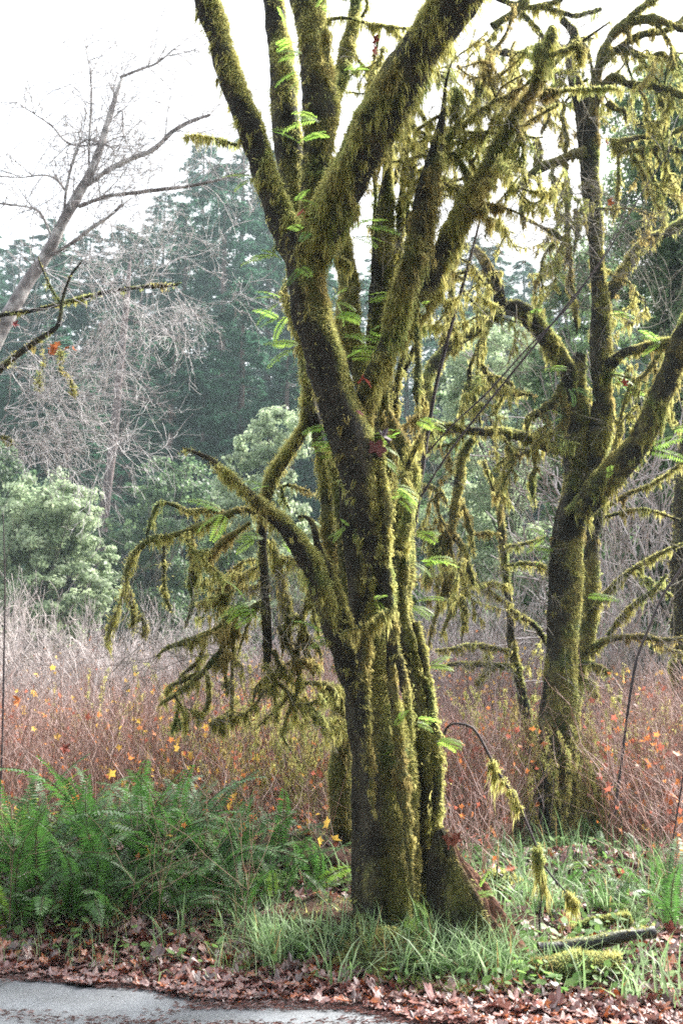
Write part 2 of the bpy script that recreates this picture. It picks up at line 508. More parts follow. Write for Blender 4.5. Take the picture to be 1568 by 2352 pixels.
# ------------------------------------------------------------------ bare twigs generator
def grow(b, p, d, ln, r, depth, grav=0.0, wig=0.25, kids=3, segs=3, col=(0.1, 0.08, 0.07), out=None, minr=0.0012, ang=0.7, shrink=0.62):
    """recursive bare branches as thin tubes with 3 sides"""
    n = max(3, int(4 + depth))
    pts = [np.array(p, float)]; dd = np.array(d, float); dd /= np.linalg.norm(dd)
    dirs = [dd]
    for i in range(n):
        dd = dd + rng.normal(0, wig, 3) * 0.5 + np.array([0, 0, grav]); dd /= np.linalg.norm(dd)
        pts.append(pts[-1] + dd * ln / n); dirs.append(dd)
    pts = np.array(pts); rr = np.linspace(r, max(r * 0.35, minr), n + 1)
    ribbon(b, pts, rr, segs, col)
    if out is not None: out.append((pts, rr))
    if depth > 0:
        for k in range(kids):
            t = 0.25 + 0.75 * (k + rng.random()) / kids
            i = min(n, int(t * n))
            a = rng.normal(0, 1, 3); a -= dirs[i] * a.dot(dirs[i]); a /= np.linalg.norm(a)
            nd = dirs[i] * math.cos(ang) + a * math.sin(ang)
            grow(b, pts[i], nd, ln * shrink * (0.6 + 0.6 * rng.random()), max(rr[i] * 0.6, minr), depth - 1, grav, wig, kids, segs, col, out, minr, ang, shrink)

def ribbon(b, pts, rr, segs, col):
    T, N, Bn = frames(pts)
    a = np.arange(segs) / segs * 2 * math.pi
    v = pts[:, None, :] + (N[:, None, :] * np.cos(a)[None, :, None] + Bn[:, None, :] * np.sin(a)[None, :, None]) * rr[:, None, None]
    n = len(pts)
    i = np.arange(n - 1)[:, None] * segs; j = np.arange(segs)[None, :]
    f = np.stack([i + j, i + (j + 1) % segs, i + segs + (j + 1) % segs, i + segs + j], -1).reshape(-1, 4)
    c = np.asarray(col, float) * (0.7 + 0.6 * rng.random())
    b.add(v.reshape(-1, 3), f4=f, c=c)

def spray(T, x, y, d, dx, dy, ln, r, depth=2, hg=1.0, L=0.10):
    """a free-growing mossy twig system starting at a frame position; dx, dy its heading in the frame (dy down)"""
    p = P(x, y, d) - T.base
    out = []; dummy = MB()
    grow(dummy, p, [dx, rng.normal(0, 0.25), -dy], ln, r, depth, -0.10, 0.55, 3, 4, (0.05, 0.04, 0.03), out, minr=0.003, ang=0.8, shrink=0.6)
    b = MB()
    for pts, rr in out:
        length = np.linalg.norm(np.diff(pts, axis=0), axis=1).sum()
        S = tube_surface(np.concatenate([pts, (rr * 0.8 + 0.002)[:, None] * (0.9 + 0.4 * rng.random())], 1), 7, 0.025, lump=0.35, seed=int(rng.integers(0, 99)), mossy=0.95)
        add_tube(b, S)
        k = (7.0 / d) ** 1.2
        fuzz(T.moss, S, int(length * 420 * k), L=0.024 * (d / 7) ** 0.4, w=0.0052 * d / 7)
        hang(T.moss, S, int(length * 46 * hg * k), L=L * (d / 7) ** 0.5, per=12, w=0.0052 * d / 7, spread=0.016)
    b.build('branch', M_LIMB, T.root, kind='stuff')
def fine_twigs(T, spots, colr=(0.22, 0.20, 0.17)):
    b = MB()
    for (x, y, d, dx, dy, ln) in spots:
        grow(b, P(x, y, d) - T.base, [dx, rng.normal(0, 0.3), -dy], ln, 0.0035 * d / 7, 2, -0.02, 0.35, 4, 3, colr, minr=0.0016 * d / 7, ang=0.7)
    b.build('twigs', M_FARMOSS, T.root, kind='stuff')

# ------------------------------------------------------------------ the big maple in front
D0 = 6.5
def R(rows, d=D0, dd=0.0):
    """adds a distance to (x, y, hw) rows: d at the first row to d+dd at the last"""
    n = len(rows)
    return [(x, y, hw, d + dd * i / max(1, n - 1)) for i, (x, y, hw) in enumerate(rows)]

base = P(895, 2200, D0); base[2] = 0.0
T1 = MossyTree('bigleaf_maple', 'large many stemmed maple thick with hanging moss, nearest tree beside the road', 'tree', base)
# main trunk, bark dark on its left, moss on the right
T1.limb(R([(905, 2225, 92), (900, 2180, 78), (892, 2100, 64), (888, 2018, 61), (881, 1868, 60), (874, 1718, 60), (854, 1618, 57), (846, 1546, 54), (840, 1402, 41), (828, 1310, 33), (812, 1220, 27), (800, 1138, 21), (792, 1066, 16), (785, 1000, 10)]),
        name='trunk', mossy=0.52, side=0.8, flute=0.26, hg=0.15, L=0.04, seed=5, fl=0.018, fz=1.3)
# right-hand trunk, fused at the foot
T1.limb(R([(985, 2230, 70), (980, 2180, 55), (978, 2078, 42), (978, 1958, 36), (985, 1868, 28), (981, 1748, 28), (970, 1658, 33), (957, 1580, 32), (945, 1546, 30), (931, 1474, 30), (912, 1402, 29), (917, 1306, 31), (912, 1234, 34), (880, 1138, 28), (884, 1060, 25), (880, 960, 22), (868, 860, 24), (868, 760, 27), (876, 680, 29), (880, 600, 27), (882, 500, 22), (888, 420, 14), (893, 340, 9), (900, 250, 5), (908, 160, 2)], D0 + 0.1, 0.5),
        name='trunk', mossy=0.60, side=0.55, flute=0.28, hg=0.35, L=0.08, seed=9, fl=0.02, fz=1.2)
# leaning central stem
T1.limb(R([(893, 1420, 12), (880, 1360, 20), (866, 1290, 26), (850, 1200, 32), (832, 1100, 42), (818, 1040, 46), (800, 985, 47), (778, 925, 44), (754, 840, 43), (735, 770, 44), (719, 712, 46), (704, 640, 40), (696, 590, 40), (690, 540, 44)], D0 - 0.25, -0.05),
        mossy=0.46, side=0.75, flute=0.16, hg=0.8, L=0.09, seed=14)
# crotch to upper left
T1.limb(R([(700, 600, 40), (672, 555, 38), (640, 490, 32), (604, 394, 30), (573, 290, 32), (532, 192, 29), (506, 96, 27), (476, 10, 30), (455, -60, 27), (430, -140, 24)], D0 - 0.25, 0.1),
        mossy=0.5, side=0.5, hg=1.7, L=0.10, seed=17)
# great dark limb to the upper right
T1.limb(R([(705, 600, 34), (735, 540, 46), (768, 480, 50), (812, 386, 49), (862, 290, 53), (912, 196, 53), (965, 110, 54), (1025, 28, 58), (1085, -60, 58), (1150, -150, 54)], D0 - 0.3, -0.5),
        mossy=0.42, side=-0.1, flute=0.14, hg=2.0, L=0.13, fz=1.0, seed=21)
# two upright stems
T1.limb(R([(702, 520, 15), (710, 456, 20), (722, 384, 31), (733, 288, 40), (733, 192, 42), (716, 96, 36), (703, 0, 42), (695, -90, 40)], D0 + 0.05, 0.1), mossy=0.5, side=0.25, hg=1.2, seed=26)
T1.limb(R([(682, 520, 20), (672, 430, 28), (660, 336, 36), (652, 240, 37), (645, 150, 31), (640, 96, 28), (628, 0, 27), (620, -80, 26)], D0 + 0.55, 0.2), mossy=0.75, side=0.2, hg=0.5, seed=29)
T1.limb(R([(735, 300, 10), (765, 215, 22), (790, 140, 18), (808, 60, 15), (825, -40, 14)], D0 + 0.35, 0.2), mossy=0.8, side=0.2, hg=1.5, seed=31)
# fork to the right
T1.limb(R([(828, 985, 22), (840, 915, 22), (860, 860, 21), (885, 800, 22), (905, 740, 25), (922, 680, 25), (945, 607, 26), (972, 495, 30), (984, 425, 27), (999, 350, 18), (1010, 300, 11), (1018, 250, 7), (1024, 190, 4), (1040, 130, 2)], D0 - 0.15, -0.2), mossy=0.6, side=0.3, hg=2.2, L=0.12, seed=33)
T1.limb(R([(905, 790, 16), (930, 735, 24), (966, 680, 26), (1004, 607, 28), (1044, 523, 26), (1070, 470, 25), (1104, 415, 20), (1144, 340, 18), (1184, 265, 14), (1215, 220, 10), (1240, 180, 7), (1290, 130, 5), (1340, 92, 3.5), (1400, 50, 2)], D0 + 0.1, -0.2), mossy=0.6, side=0.3, hg=2.4, L=0.13, seed=35)
T1.limb(R([(1060, 500, 14), (1080, 440, 20), (1082, 420, 12), (1060, 380, 8), (1040, 350, 6)], D0, 0.1), mossy=0.9, hg=2, L=0.1, seed=36)
# inner stems lit through the crotch
T1.limb(R([(845, 940, 12), (828, 860, 22), (812, 800, 25), (798, 740, 25), (802, 670, 24), (795, 600, 20), (785, 540, 17), (790, 470, 11), (794, 400, 7), (805, 330, 3)], D0 + 0.3, 0.1), mossy=0.85, side=0.2, hg=0.6, seed=37)
T1.limb(R([(945, 280, 2), (934, 350, 5), (925, 420, 8), (918, 520, 10), (912, 600, 10), (905, 700, 12)], D0 + 0.5, 0.1), mossy=0.8, hg=1.2, seed=38)
T1.limb(R([(896, 1235, 10), (925, 1170, 16), (946, 1090, 16), (925, 1030, 17), (905, 985, 12), (890, 945, 8)], D0 + 0.15, 0.1), mossy=0.85, hg=1.6, L=0.1, seed=39)
T1.limb(R([(915, 1260, 14), (935, 1190, 11), (936, 1140, 10), (925, 1085, 8)], D0 - 0.02, 0.1), mossy=0.7, hg=1.2, seed=40)
T1.limb(R([(968, 1000, 6), (940, 1060, 6), (930, 1110, 7)], D0 + 0.05, 0.1), mossy=0.7, hg=1.5, seed=140)
# slim stems behind on the left
T1.limb(R([(800, 1520, 22), (785, 1420, 20), (770, 1300, 17), (755, 1200, 17), (748, 1110, 14), (738, 1027, 13), (716, 943, 19), (706, 860, 16), (690, 775, 13), (664, 710, 11), (653, 670, 9), (662, 652, 7)], D0 + 0.4, 0.2), mossy=0.62, side=-0.2, hg=1.0, seed=42)
T1.limb(R([(800, 1420, 14), (790, 1300, 14), (786, 1190, 15), (770, 1094, 14), (757, 1020, 10)], D0 + 0.3, 0.1), mossy=0.62, side=-0.2, hg=1.0, seed=43)
# dark low limb to the left
T1.limb(R([(820, 1600, 24), (800, 1549, 26), (782, 1479, 28), (754, 1409, 27), (728, 1330, 24), (690, 1262, 23), (646, 1203, 19), (588, 1153, 14)], D0 - 0.1, -0.5), mossy=0.36, side=0.3, hg=0.7, L=0.07, seed=45)
T1.limb(R([(592, 1157, 14), (544, 1107, 9), (488, 1059, 7), (450, 1040, 4), (418, 1028, 2.5)], D0 - 0.6, -0.2), name='dead_branch', mossy=0.02, side=0, hg=0.5, fz=0.1, L=0.04, lump=0.05, seed=46)
T1.limb(R([(560, 1125, 5), (525, 1092, 9), (497, 1072, 5)], D0 - 0.65, -0.1), name='branch', mossy=0.5, hg=5, L=0.06, seed=48)
T1.limb(R([(795, 1450, 16), (782, 1395, 13), (760, 1325, 11), (732, 1261, 8), (718, 1205, 7), (700, 1187, 5), (684, 1188, 4)], D0 - 0.3, 0), mossy=0.6, side=0.4, hg=0.8, L=0.05, seed=49)
# drooping branch system on the left
B = 'branch'
T1.limb(R([(706, 960, 14), (687, 1003, 14), (650, 1059, 14), (622, 1109, 14), (610, 1160, 11), (603, 1227, 11), (606, 1311, 10), (611, 1409, 11), (614, 1465, 11), (614, 1521, 9)], D0 + 0.5, 0.2), name='limb', mossy=0.55, side=-0.2, hg=1.2, L=0.07, seed=51)
TW = []
def tw(rows, d=D0 + 0.7, dd=0.0, hg=2.4, L=0.085, **k):
    rows = [(x, y, 1.0 + w * 0.62) for x, y, w in rows]
    (xa, ya, wa), (xb, yb, wb) = rows[-2:]; rows.append((xb + (xb - xa) * 0.5, yb + (yb - ya) * 0.4 + 8, 0.7))
    S = T1.limb(R(rows, d, dd), name=B, mossy=0.9, hg=hg * 0.5, L=L * 1.1, fz=0.8, fl=0.016, lump=0.4, seed=random.randint(1, 900), **k)
    TW.append(rows)
tw([(614, 1521, 8), (622, 1555, 6), (648, 1577, 5), (664, 1594, 5), (690, 1610, 5), (712, 1640, 5), (735, 1662, 5)])
tw([(628, 1493, 8), (650, 1543, 7), (673, 1569, 6), (720, 1569, 7), (754, 1577, 10), (768, 1600, 9)])
tw([(620, 1150, 11), (585, 1172, 12), (550, 1171, 12), (496, 1196, 12), (446, 1212, 11), (404, 1227, 9), (345, 1240, 9), (305, 1275, 7), (292, 1310, 7), (290, 1345, 3)], dd=-0.3)
tw([(510, 1177, 8), (482, 1171, 8), (432, 1174, 9), (393, 1157, 8), (366, 1158, 6), (350, 1185, 5), (340, 1220, 4)], dd=-0.2)
tw([(440, 1233, 6), (442, 1290, 9), (438, 1347, 8), (443, 1381, 4), (436, 1410, 5), (429, 1429, 4)], hg=1.5, L=0.05)
tw([(378, 1240, 6), (376, 1300, 5), (379, 1367, 6), (390, 1395, 4)], hg=1.5, L=0.05)
tw([(290, 1345, 2), (298, 1362, 7), (306, 1385, 3)], hg=3, L=0.05)
tw([(292, 1330, 3), (280, 1370, 1.5), (268, 1405, 2), (258, 1428, 8), (252, 1450, 6), (246, 1470, 3)], hg=3, L=0.09)
tw([(300, 1372, 1.2), (306, 1410, 7), (306, 1436, 5)], hg=4, L=0.05)
tw([(316, 1400, 1.2), (332, 1432, 7), (330, 1450, 4)], hg=4, L=0.06)
tw([(575, 1200, 8), (545, 1222, 8), (516, 1241, 10), (488, 1269, 10), (462, 1290, 8), (450, 1330, 6)], hg=3, L=0.1)
tw([(600, 1385, 11), (572, 1400, 12), (550, 1406, 13), (510, 1434, 12), (488, 1451, 8), (432, 1473, 9), (390, 1485, 6), (366, 1502, 3)], dd=-0.2)
tw([(544, 1425, 11), (516, 1479, 7), (488, 1521, 8), (446, 1563, 9), (404, 1597, 10), (376, 1612, 5)], dd=-0.1)
tw([(460, 1543, 6), (425, 1562, 6), (390, 1577, 7), (384, 1592, 4)])
tw([(477, 1550, 5), (480, 1605, 8), (468, 1641, 6)], hg=1.5, L=0.06)
tw([(474, 1455, 5), (462, 1505, 7), (445, 1528, 6), (420, 1548, 3)], L=0.07)
tw([(540, 1445, 7), (534, 1507, 4), (534, 1577, 5), (533, 1610, 7), (532, 1650, 3)], L=0.08)
tw([(505, 1470, 3), (512, 1510, 4), (520, 1570, 4)], L=0.06)
tw([(575, 1420, 6), (560, 1460, 4), (552, 1485, 3)], L=0.06)
tw([(620, 1240, 8), (632, 1270, 12), (640, 1310, 12), (653, 1370, 13), (660, 1400, 18), (664, 1425, 15), (655, 1460, 8), (650, 1490, 4)], hg=4, L=0.12)
tw([(640, 1280, 9), (670, 1286, 9), (688, 1300, 7), (700, 1330, 4)], hg=4, L=0.1)
tw([(660, 1420, 9), (690, 1423, 10), (696, 1450, 7), (698, 1480, 9), (712, 1521, 8), (718, 1545, 4)], hg=2.5, L=0.08)
tw([(690, 1423, 5), (710, 1360, 5), (722, 1340, 7), (722, 1380, 10), (722, 1420, 7), (730, 1450, 3)], hg=3, L=0.08)
tw([(700, 1450, 6), (718, 1480, 7), (732, 1490, 7), (736, 1505, 4)], hg=3, L=0.08)
tw([(662, 1430, 2), (666, 1480, 2), (676, 1500, 6), (682, 1540, 5), (694, 1565, 3)], hg=2, L=0.08)
tw([(686, 1450, 2), (684, 1500, 5), (690, 1540, 3)], hg=2, L=0.08)
tw([(664, 1594, 5), (640, 1625, 4), (606, 1655, 3)], L=0.05)
tw([(678, 1600, 6), (665, 1630, 5), (654, 1665, 4), (648, 1690, 3), (672, 1730, 2), (690, 1760, 2)], L=0.07)
tw([(684, 1570, 6), (682, 1612, 6), (700, 1640, 4)], L=0.07)
tw([(603, 1560, 2), (590, 1580, 6), (584, 1600, 3)], L=0.08)
tw([(630, 1600, 2), (635, 1640, 3)], L=0.06)
tw([(603, 1310, 4), (560, 1320, 4), (530, 1330, 4), (470, 1334, 2.5)], d=D0 + 1.0, hg=3, L=0.08)
tw([(600, 1345, 4), (550, 1352, 5), (520, 1353, 4), (480, 1358, 2.5)], d=D0 + 1.0, hg=3, L=0.08)
tw([(600, 1290, 3), (580, 1285, 4), (560, 1292, 2)], d=D0 + 1.0, hg=3, L=0.06)
tw([(640, 1120, 3), (665, 1114, 3), (700, 1125, 1.5)], d=D0 + 0.6, hg=4, L=0.05)
tw([(645, 1118, 3), (652, 1150, 6), (662, 1165, 2)], d=D0 + 0.6, hg=2, L=0.04)
# moss-hung spur on the upper left limb and small twigs
tw([(545, 335, 6), (520, 325, 5), (480, 315, 4), (440, 311, 2)], d=D0 - 0.1, hg=5, L=0.07)
tw([(735, 75, 4), (745, 70, 17), (748, 110, 13), (752, 135, 6)], d=D0 - 0.1, hg=4, L=0.1)
tw([(745, 45, 5), (800, 42, 4), (850, 55, 5), (905, 62, 5), (940, 66, 4)], d=D0 + 0.2, hg=4, L=0.07)
tw([(735, 588, 4), (760, 590, 4), (790, 598, 4), (800, 606, 3)], d=D0 - 0.3, hg=6, L=0.12)
tw([(895, 1405, 12), (860, 1425, 7), (835, 1436, 4), (805, 1447, 2), (790, 1452, 1)], d=D0 - 0.5, hg=4, L=0.09)
tw([(955, 300, 5), (1000, 270, 5), (1040, 255, 14), (1045, 225, 17), (1045, 205, 9)], d=D0 - 0.1, hg=5, L=0.12)
tw([(1040, 250, 8), (1048, 280, 12), (1045, 300, 6)], d=D0 - 0.1, hg=4, L=0.1)
tw([(990, 350, 4), (1030, 310, 5), (1080, 270, 6), (1130, 235, 5), (1200, 200, 5), (1240, 160, 5)], d=D0, hg=4, L=0.07)
tw([(1240, 130, 8), (1262, 90, 20), (1268, 65, 14)], d=D0 - 0.2, hg=4, L=0.12)
tw([(1235, 165, 14), (1240, 130, 24), (1232, 105, 14)], d=D0 - 0.2, hg=4, L=0.13)
tw([(1260, 130, 10), (1300, 115, 8), (1328, 108, 17), (1330, 135, 8)], d=D0 - 0.2, hg=4, L=0.1)
tw([(1240, 225, 6), (1262, 215, 15), (1280, 210, 8), (1320, 205, 4), (1360, 205, 5), (1405, 202, 6)], d=D0, hg=4, L=0.06)
tw([(1120, 470, 8), (1110, 468, 6), (1150, 475, 5), (1190, 490, 1.5)], d=D0, hg=5, L=0.08)
tw([(955, 700, 5), (958, 820, 8), (960, 850, 12), (955, 900, 10), (958, 930, 3)], d=D0 - 0.1, hg=2, L=0.05)
tw([(1065, 350, 5), (1090, 390, 7), (1100, 420, 6)], d=D0 + 0.2, hg=3, L=0.07)
for rows, d in [([(850, 2130, 34), (822, 2180, 30), (785, 2215, 22), (745, 2240, 12)], 6.35), ([(935, 2160, 36), (955, 2215, 30), (985, 2262, 20), (1010, 2290, 10)], 6.15), ([(890, 2170, 40), (880, 2225, 34), (868, 2265, 18)], 6.2)]:
    T1.limb(R(rows, d, -0.3), name='root', mossy=0.6, hg=0.3, L=0.04, fl=0.018, lump=0.25, seed=int(rows[0][0]))
for (rows, d) in [([(945, 1700, 2), (938, 1640, 7), (925, 1560, 10), (905, 1480, 12), (890, 1380, 12), (885, 1280, 11), (888, 1180, 12), (875, 1090, 12), (868, 1000, 10)], D0 - 0.32),
                  ([(856, 1860, 2), (846, 1760, 8), (838, 1660, 12), (832, 1560, 13), (838, 1460, 12), (846, 1360, 9), (856, 1290, 6), (862, 1230, 2)], D0 - 0.3),
                  ([(1002, 2040, 2), (1000, 1960, 7), (1000, 1900, 10), (1004, 1800, 11), (1000, 1700, 10), (985, 1600, 10), (975, 1520, 9), (955, 1430, 8)], D0 + 0.0),
                  ([(948, 2060, 2), (940, 1980, 7), (935, 1900, 10), (925, 1800, 12), (915, 1700, 12), (905, 1600, 11), (895, 1500, 9), (888, 1400, 2)], D0 - 0.28),
                  ([(905, 960, 7), (912, 880, 7), (925, 800, 6), (930, 700, 6), (940, 600, 5), (935, 480, 5), (948, 380, 4), (950, 300, 3)], D0 + 0.5),
                  ([(895, 900, 8), (920, 860, 7), (955, 790, 6), (975, 720, 6), (1000, 660, 5), (1040, 610, 5), (1065, 560, 3)], D0 + 0.6),
                  ([(870, 640, 6), (858, 540, 6), (862, 440, 5), (850, 340, 5), (862, 250, 4), (858, 150, 4), (875, 60, 3)], D0 + 0.6),
                  ([(905, 420, 6), (930, 330, 6), (940, 240, 5), (965, 160, 5), (975, 60, 4), (985, -20, 4)], D0 + 0.7),
                  ([(1000, 330, 6), (1040, 300, 5), (1090, 230, 5), (1110, 150, 5), (1160, 80, 4), (1180, 10, 4)], D0 + 0.4),
                  ([(1090, 430, 6), (1080, 350, 6), (1100, 280, 5), (1095, 200, 5), (1130, 130, 4)], D0 + 0.3),
                  ([(1120, 400, 5), (1180, 340, 5), (1200, 290, 4), (1280, 240, 4)], D0 + 0.2)]:
    T1.limb(R(rows, d), name='limb', mossy=0.62, hg=0.35 if rows[0][2] > 8.5 else 1.2, L=0.06, fl=0.016, lump=0.35, fz=0.8, side=0.3, seed=random.randint(1, 900))
for a in [(960, 900, 7, .6, .5, .4, .01), (950, 780, 7, .7, -.3, .5, .01), (1000, 440, 6.9, .6, -.6, .5, .012), (880, 330, 7.1, .2, -1, .5, .01), (930, 200, 7.1, .4, -.8, .5, .01), (1100, 250, 6.8, .8, -.2, .5, .01), (1050, 150, 6.9, .5, .8, .5, .01), (990, 360, 6.5, -.5, -.6, .45, .01), (1020, 420, 6.6, .6, .3, .4, .01), (910, 480, 7.0, .6, -.5, .5, .01), (890, 560, 7, .6, .2, .4, .008), (820, 420, 7, .4, -.8, .4, .01), (800, 90, 6.9, .5, .3, .5, .012), (1130, 360, 6.5, .4, .9, .5, .01), (1080, 480, 6.6, .6, .7, .4, .01), (1190, 240, 6.4, .2, .9, .5, .01), (960, 560, 6.4, -.2, 1, .3, .008), (600, 1300, 7.3, -1, .2, .5, .012), (560, 1290, 7.4, -.8, .5, .4, .012), (640, 1440, 7.2, .3, 1, .4, .01), (700, 1600, 7.2, .2, 1, .35, .01), (620, 1580, 7.2, -.5, 1, .4, .01),
          (740, 1590, 7.2, -.3, 1, .3, .012), (680, 1500, 7.3, .5, 1, .35, .01), (430, 1225, 6.9, -.3, 1, .3, .01), (520, 1430, 7, -.4, 1, .3, .01), (400, 1590, 7.0, .2, 1, .25, .008),
          (900, 60, 6.8, .8, .3, .6, .015), (880, 110, 6.9, -.2, 1, .5, .015), (830, 40, 6.9, .3, -1, .5, .012), (960, 250, 6.7, .6, .7, .5, .015), (1010, 300, 6.6, .6, -.4, .6, .015),
          (1080, 380, 6.7, .7, -.6, .6, .014), (1060, 330, 6.7, -.6, -.4, .5, .014), (930, 420, 7.0, .2, -1, .5, .012), (1120, 400, 6.6, .8, .2, .5, .012), (1180, 265, 6.4, .9, .2, .5, .012),
          (960, 640, 6.8, .5, .6, .4, .012), (890, 400, 7.1, .3, -1, .6, .016), (1000, 560, 6.9, .8, .4, .5, .012), (1150, 310, 6.6, -.6, -.5, .5, .012), (1090, 240, 6.8, .4, -.8, .6, .013)]:
    spray(T1, *a, hg=1.1)
fine_twigs(T1, [(rng.uniform(860, 1250), rng.uniform(40, 700), 6.8, rng.normal(0.3, 0.8), rng.normal(-0.3, 0.8), rng.uniform(0.4, 1.0)) for _ in range(46)]
           + [(rng.uniform(300, 760), rng.uniform(1230, 1620), 7.1, rng.normal(-0.2, 0.6), rng.normal(0.8, 0.5), rng.uniform(0.25, 0.5)) for _ in range(40)])
T1.finish()

# the broken buttress with a strip of bare brown bark
bs = P(1090, 2150, 6.3); bs[2] = 0
TB = MossyTree('broken_stump', 'leaning broken stump with bare brown upper edge against the foot of the big maple', 'stump', bs)
_stump = TB.limb(R([(1012, 1905, 12), (1022, 1930, 24), (1035, 1985, 38), (1058, 2050, 50), (1085, 2120, 62), (1100, 2190, 80), (1105, 2240, 88)], 6.35, -0.1), name='trunk', mossy=0.42, side=0.1, flute=0.45, lump=0.28, hg=0.4, L=0.05, seed=77, rot=True)
TB.finish()

# small trunk behind on the left
b3 = P(782, 2070, 8.0); b3[2] = 0.1
T3 = MossyTree('young_maple', 'slim mossy maple close behind the left side of the big trunk', 'tree', b3)
T3.limb(R([(775, 2110, 48), (780, 2040, 42), (787, 1988, 36), (789, 1868, 29), (784, 1778, 27), (790, 1673, 18), (800, 1590, 14), (805, 1500, 12), (800, 1400, 10)], 8.0, -0.3), name='trunk', mossy=0.85, side=0.1, hg=0.8, seed=81, flute=0.1)
T3.limb(R([(792, 1700, 10), (778, 1660, 10), (772, 1620, 11), (776, 1590, 9), (762, 1578, 9), (745, 1590, 9)], 7.9, -0.4), name='branch', mossy=0.95, hg=3, L=0.12, seed=82)
T3.limb(R([(770, 1640, 7), (765, 1655, 8), (745, 1665, 7)], 7.7, -0.2), name='branch', mossy=0.95, hg=3, L=0.1, seed=83)
T3.finish()

# ------------------------------------------------------------------ second maple, right
D2 = 11.5
b2 = P(1285, 1830, D2); b2[2] = float(gz(b2[0], b2[1]))
T2 = MossyTree('bigleaf_maple', 'second mossy maple, forking trunk standing in the red thicket on the right', 'tree', b2)
T2.limb(R([(1280, 1930, 46), (1282, 1860, 38), (1279, 1760, 36), (1277, 1679, 38), (1280, 1600, 38), (1286, 1479, 33), (1295, 1380, 34), (1300, 1329, 36), (1304, 1240, 36), (1316, 1160, 32), (1322, 1100, 28), (1322, 1003, 29), (1320, 943, 29), (1314, 871, 25), (1330, 815, 14)], D2, 0), name='trunk', mossy=0.5, side=0.45, flute=0.12, hg=0.7, L=0.10, seed=91)
T2.limb(R([(1330, 1140, 24), (1356, 1070, 27), (1376, 991, 27), (1382, 919, 24), (1377, 799, 24), (1379, 703, 22), (1370, 631, 17), (1366, 559, 17), (1361, 499, 22), (1356, 439, 20), (1350, 340, 24), (1344, 260, 27), (1320, 190, 16), (1305, 130, 11), (1318, 80, 10), (1290, 45, 8)], D2, -0.3), mossy=0.45, side=0.4, hg=0.9, L=0.1, seed=92)
T2.limb(R([(1325, 1180, 28), (1368, 1128, 30), (1420, 1072, 31), (1476, 1003, 29), (1510, 919, 26), (1541, 847, 25), (1567, 775, 24), (1610, 700, 22)], D2 - 0.2, -0.8), mossy=0.5, side=0.3, hg=1.6, L=0.14, seed=93)
T2.limb(R([(1310, 880, 18), (1295, 835, 20), (1252, 775, 22), (1216, 732, 22), (1192, 710, 19), (1150, 705, 14), (1146, 670, 13), (1128, 635, 14), (1110, 600, 12), (1090, 570, 7)], D2 - 0.1, -0.6), mossy=0.6, side=0.2, hg=1.3, L=0.12, seed=94)
T2.limb(R([(1150, 715, 11), (1120, 735, 11), (1080, 768, 12), (1040, 790, 12), (1000, 830, 13), (980, 870, 12), (982, 910, 13), (972, 960, 9)], D2 - 0.6, -0.4), mossy=0.6, hg=1.2, L=0.11, seed=95)
T2.limb(R([(1382, 715, 12), (1396, 679, 14), (1420, 643, 16), (1444, 602, 13), (1466, 566, 11), (1504, 545, 12), (1540, 528, 12), (1572, 508, 11), (1610, 490, 9)], D2, 0.3), mossy=0.55, hg=0.8, L=0.08, seed=96)
T2.limb(R([(1385, 850, 14), (1408, 830, 15), (1430, 812, 11), (1456, 804, 10), (1504, 794, 11), (1535, 785, 10)], D2 - 0.1, -0.7), mossy=0.6, hg=2, L=0.1, seed=97)
T2.limb(R([(1310, 1040, 12), (1270, 1030, 13), (1200, 1003, 12), (1150, 992, 10), (1100, 992, 10), (1050, 985, 11), (990, 985, 11), (965, 1000, 7)], D2 - 0.1, -0.5), mossy=0.6, hg=1.6, L=0.11, seed=98)
T2.limb(R([(1090, 1005, 8), (1065, 1035, 10), (1055, 1080, 11), (1050, 1130, 9), (1040, 1180, 10), (1035, 1220, 8)], D2 - 0.3, -0.2), name=B, mossy=0.6, hg=1.6, L=0.11, seed=99)
def t2(rows, d=D2 - 0.3, dd=0.0, hg=2.2, L=0.15, **k):
    rows = [(x, y, 1.0 + w * 0.68) for x, y, w in rows]
    (xa, ya, wa), (xb, yb, wb) = rows[-2:]; rows.append((xb + (xb - xa) * 0.5, yb + (yb - ya) * 0.4 + 8, 0.7))
    T2.limb(R(rows, d, dd), name=B, mossy=0.85, hg=hg * 0.55, L=L, fz=0.8, fl=0.018, lump=0.4, seed=random.randint(1, 900), **k)
# dark arms up in the light
t2([(1345, 350, 16), (1300, 362, 14), (1260, 378, 14), (1222, 395, 13), (1196, 420, 8)], hg=1.0, L=0.08)
t2([(1232, 385, 10), (1236, 350, 13), (1230, 325, 10)], hg=0.8, L=0.08)
t2([(1210, 400, 8), (1202, 440, 8), (1198, 480, 9), (1200, 515, 5)], hg=1.5)
t2([(1225, 395, 6), (1240, 430, 7), (1248, 470, 8), (1246, 495, 5)], hg=1.5)
t2([(1350, 270, 18), (1365, 200, 20), (1376, 150, 16), (1400, 90, 15), (1440, 52, 14), (1500, 45, 14), (1568, 66, 12), (1600, 70, 10)], hg=1.2, dd=-0.3)
t2([(1376, 150, 12), (1420, 110, 12), (1470, 80, 11), (1530, 70, 10), (1590, 30, 9)], hg=1.5)
t2([(1430, 60, 10), (1470, 20, 12), (1530, -20, 12)], hg=1.5, d=D2 - 0.5)
t2([(1352, 260, 15), (1400, 180, 14), (1440, 192, 12), (1500, 200, 12), (1575, 222, 12), (1620, 230, 10)], hg=1.6, dd=-0.3)
t2([(1505, 200, 8), (1518, 235, 10), (1525, 262, 6), (1530, 300, 2)], hg=1.5)
t2([(1395, 235, 12), (1410, 250, 10), (1432, 255, 7), (1436, 270, 5)], hg=1.5)
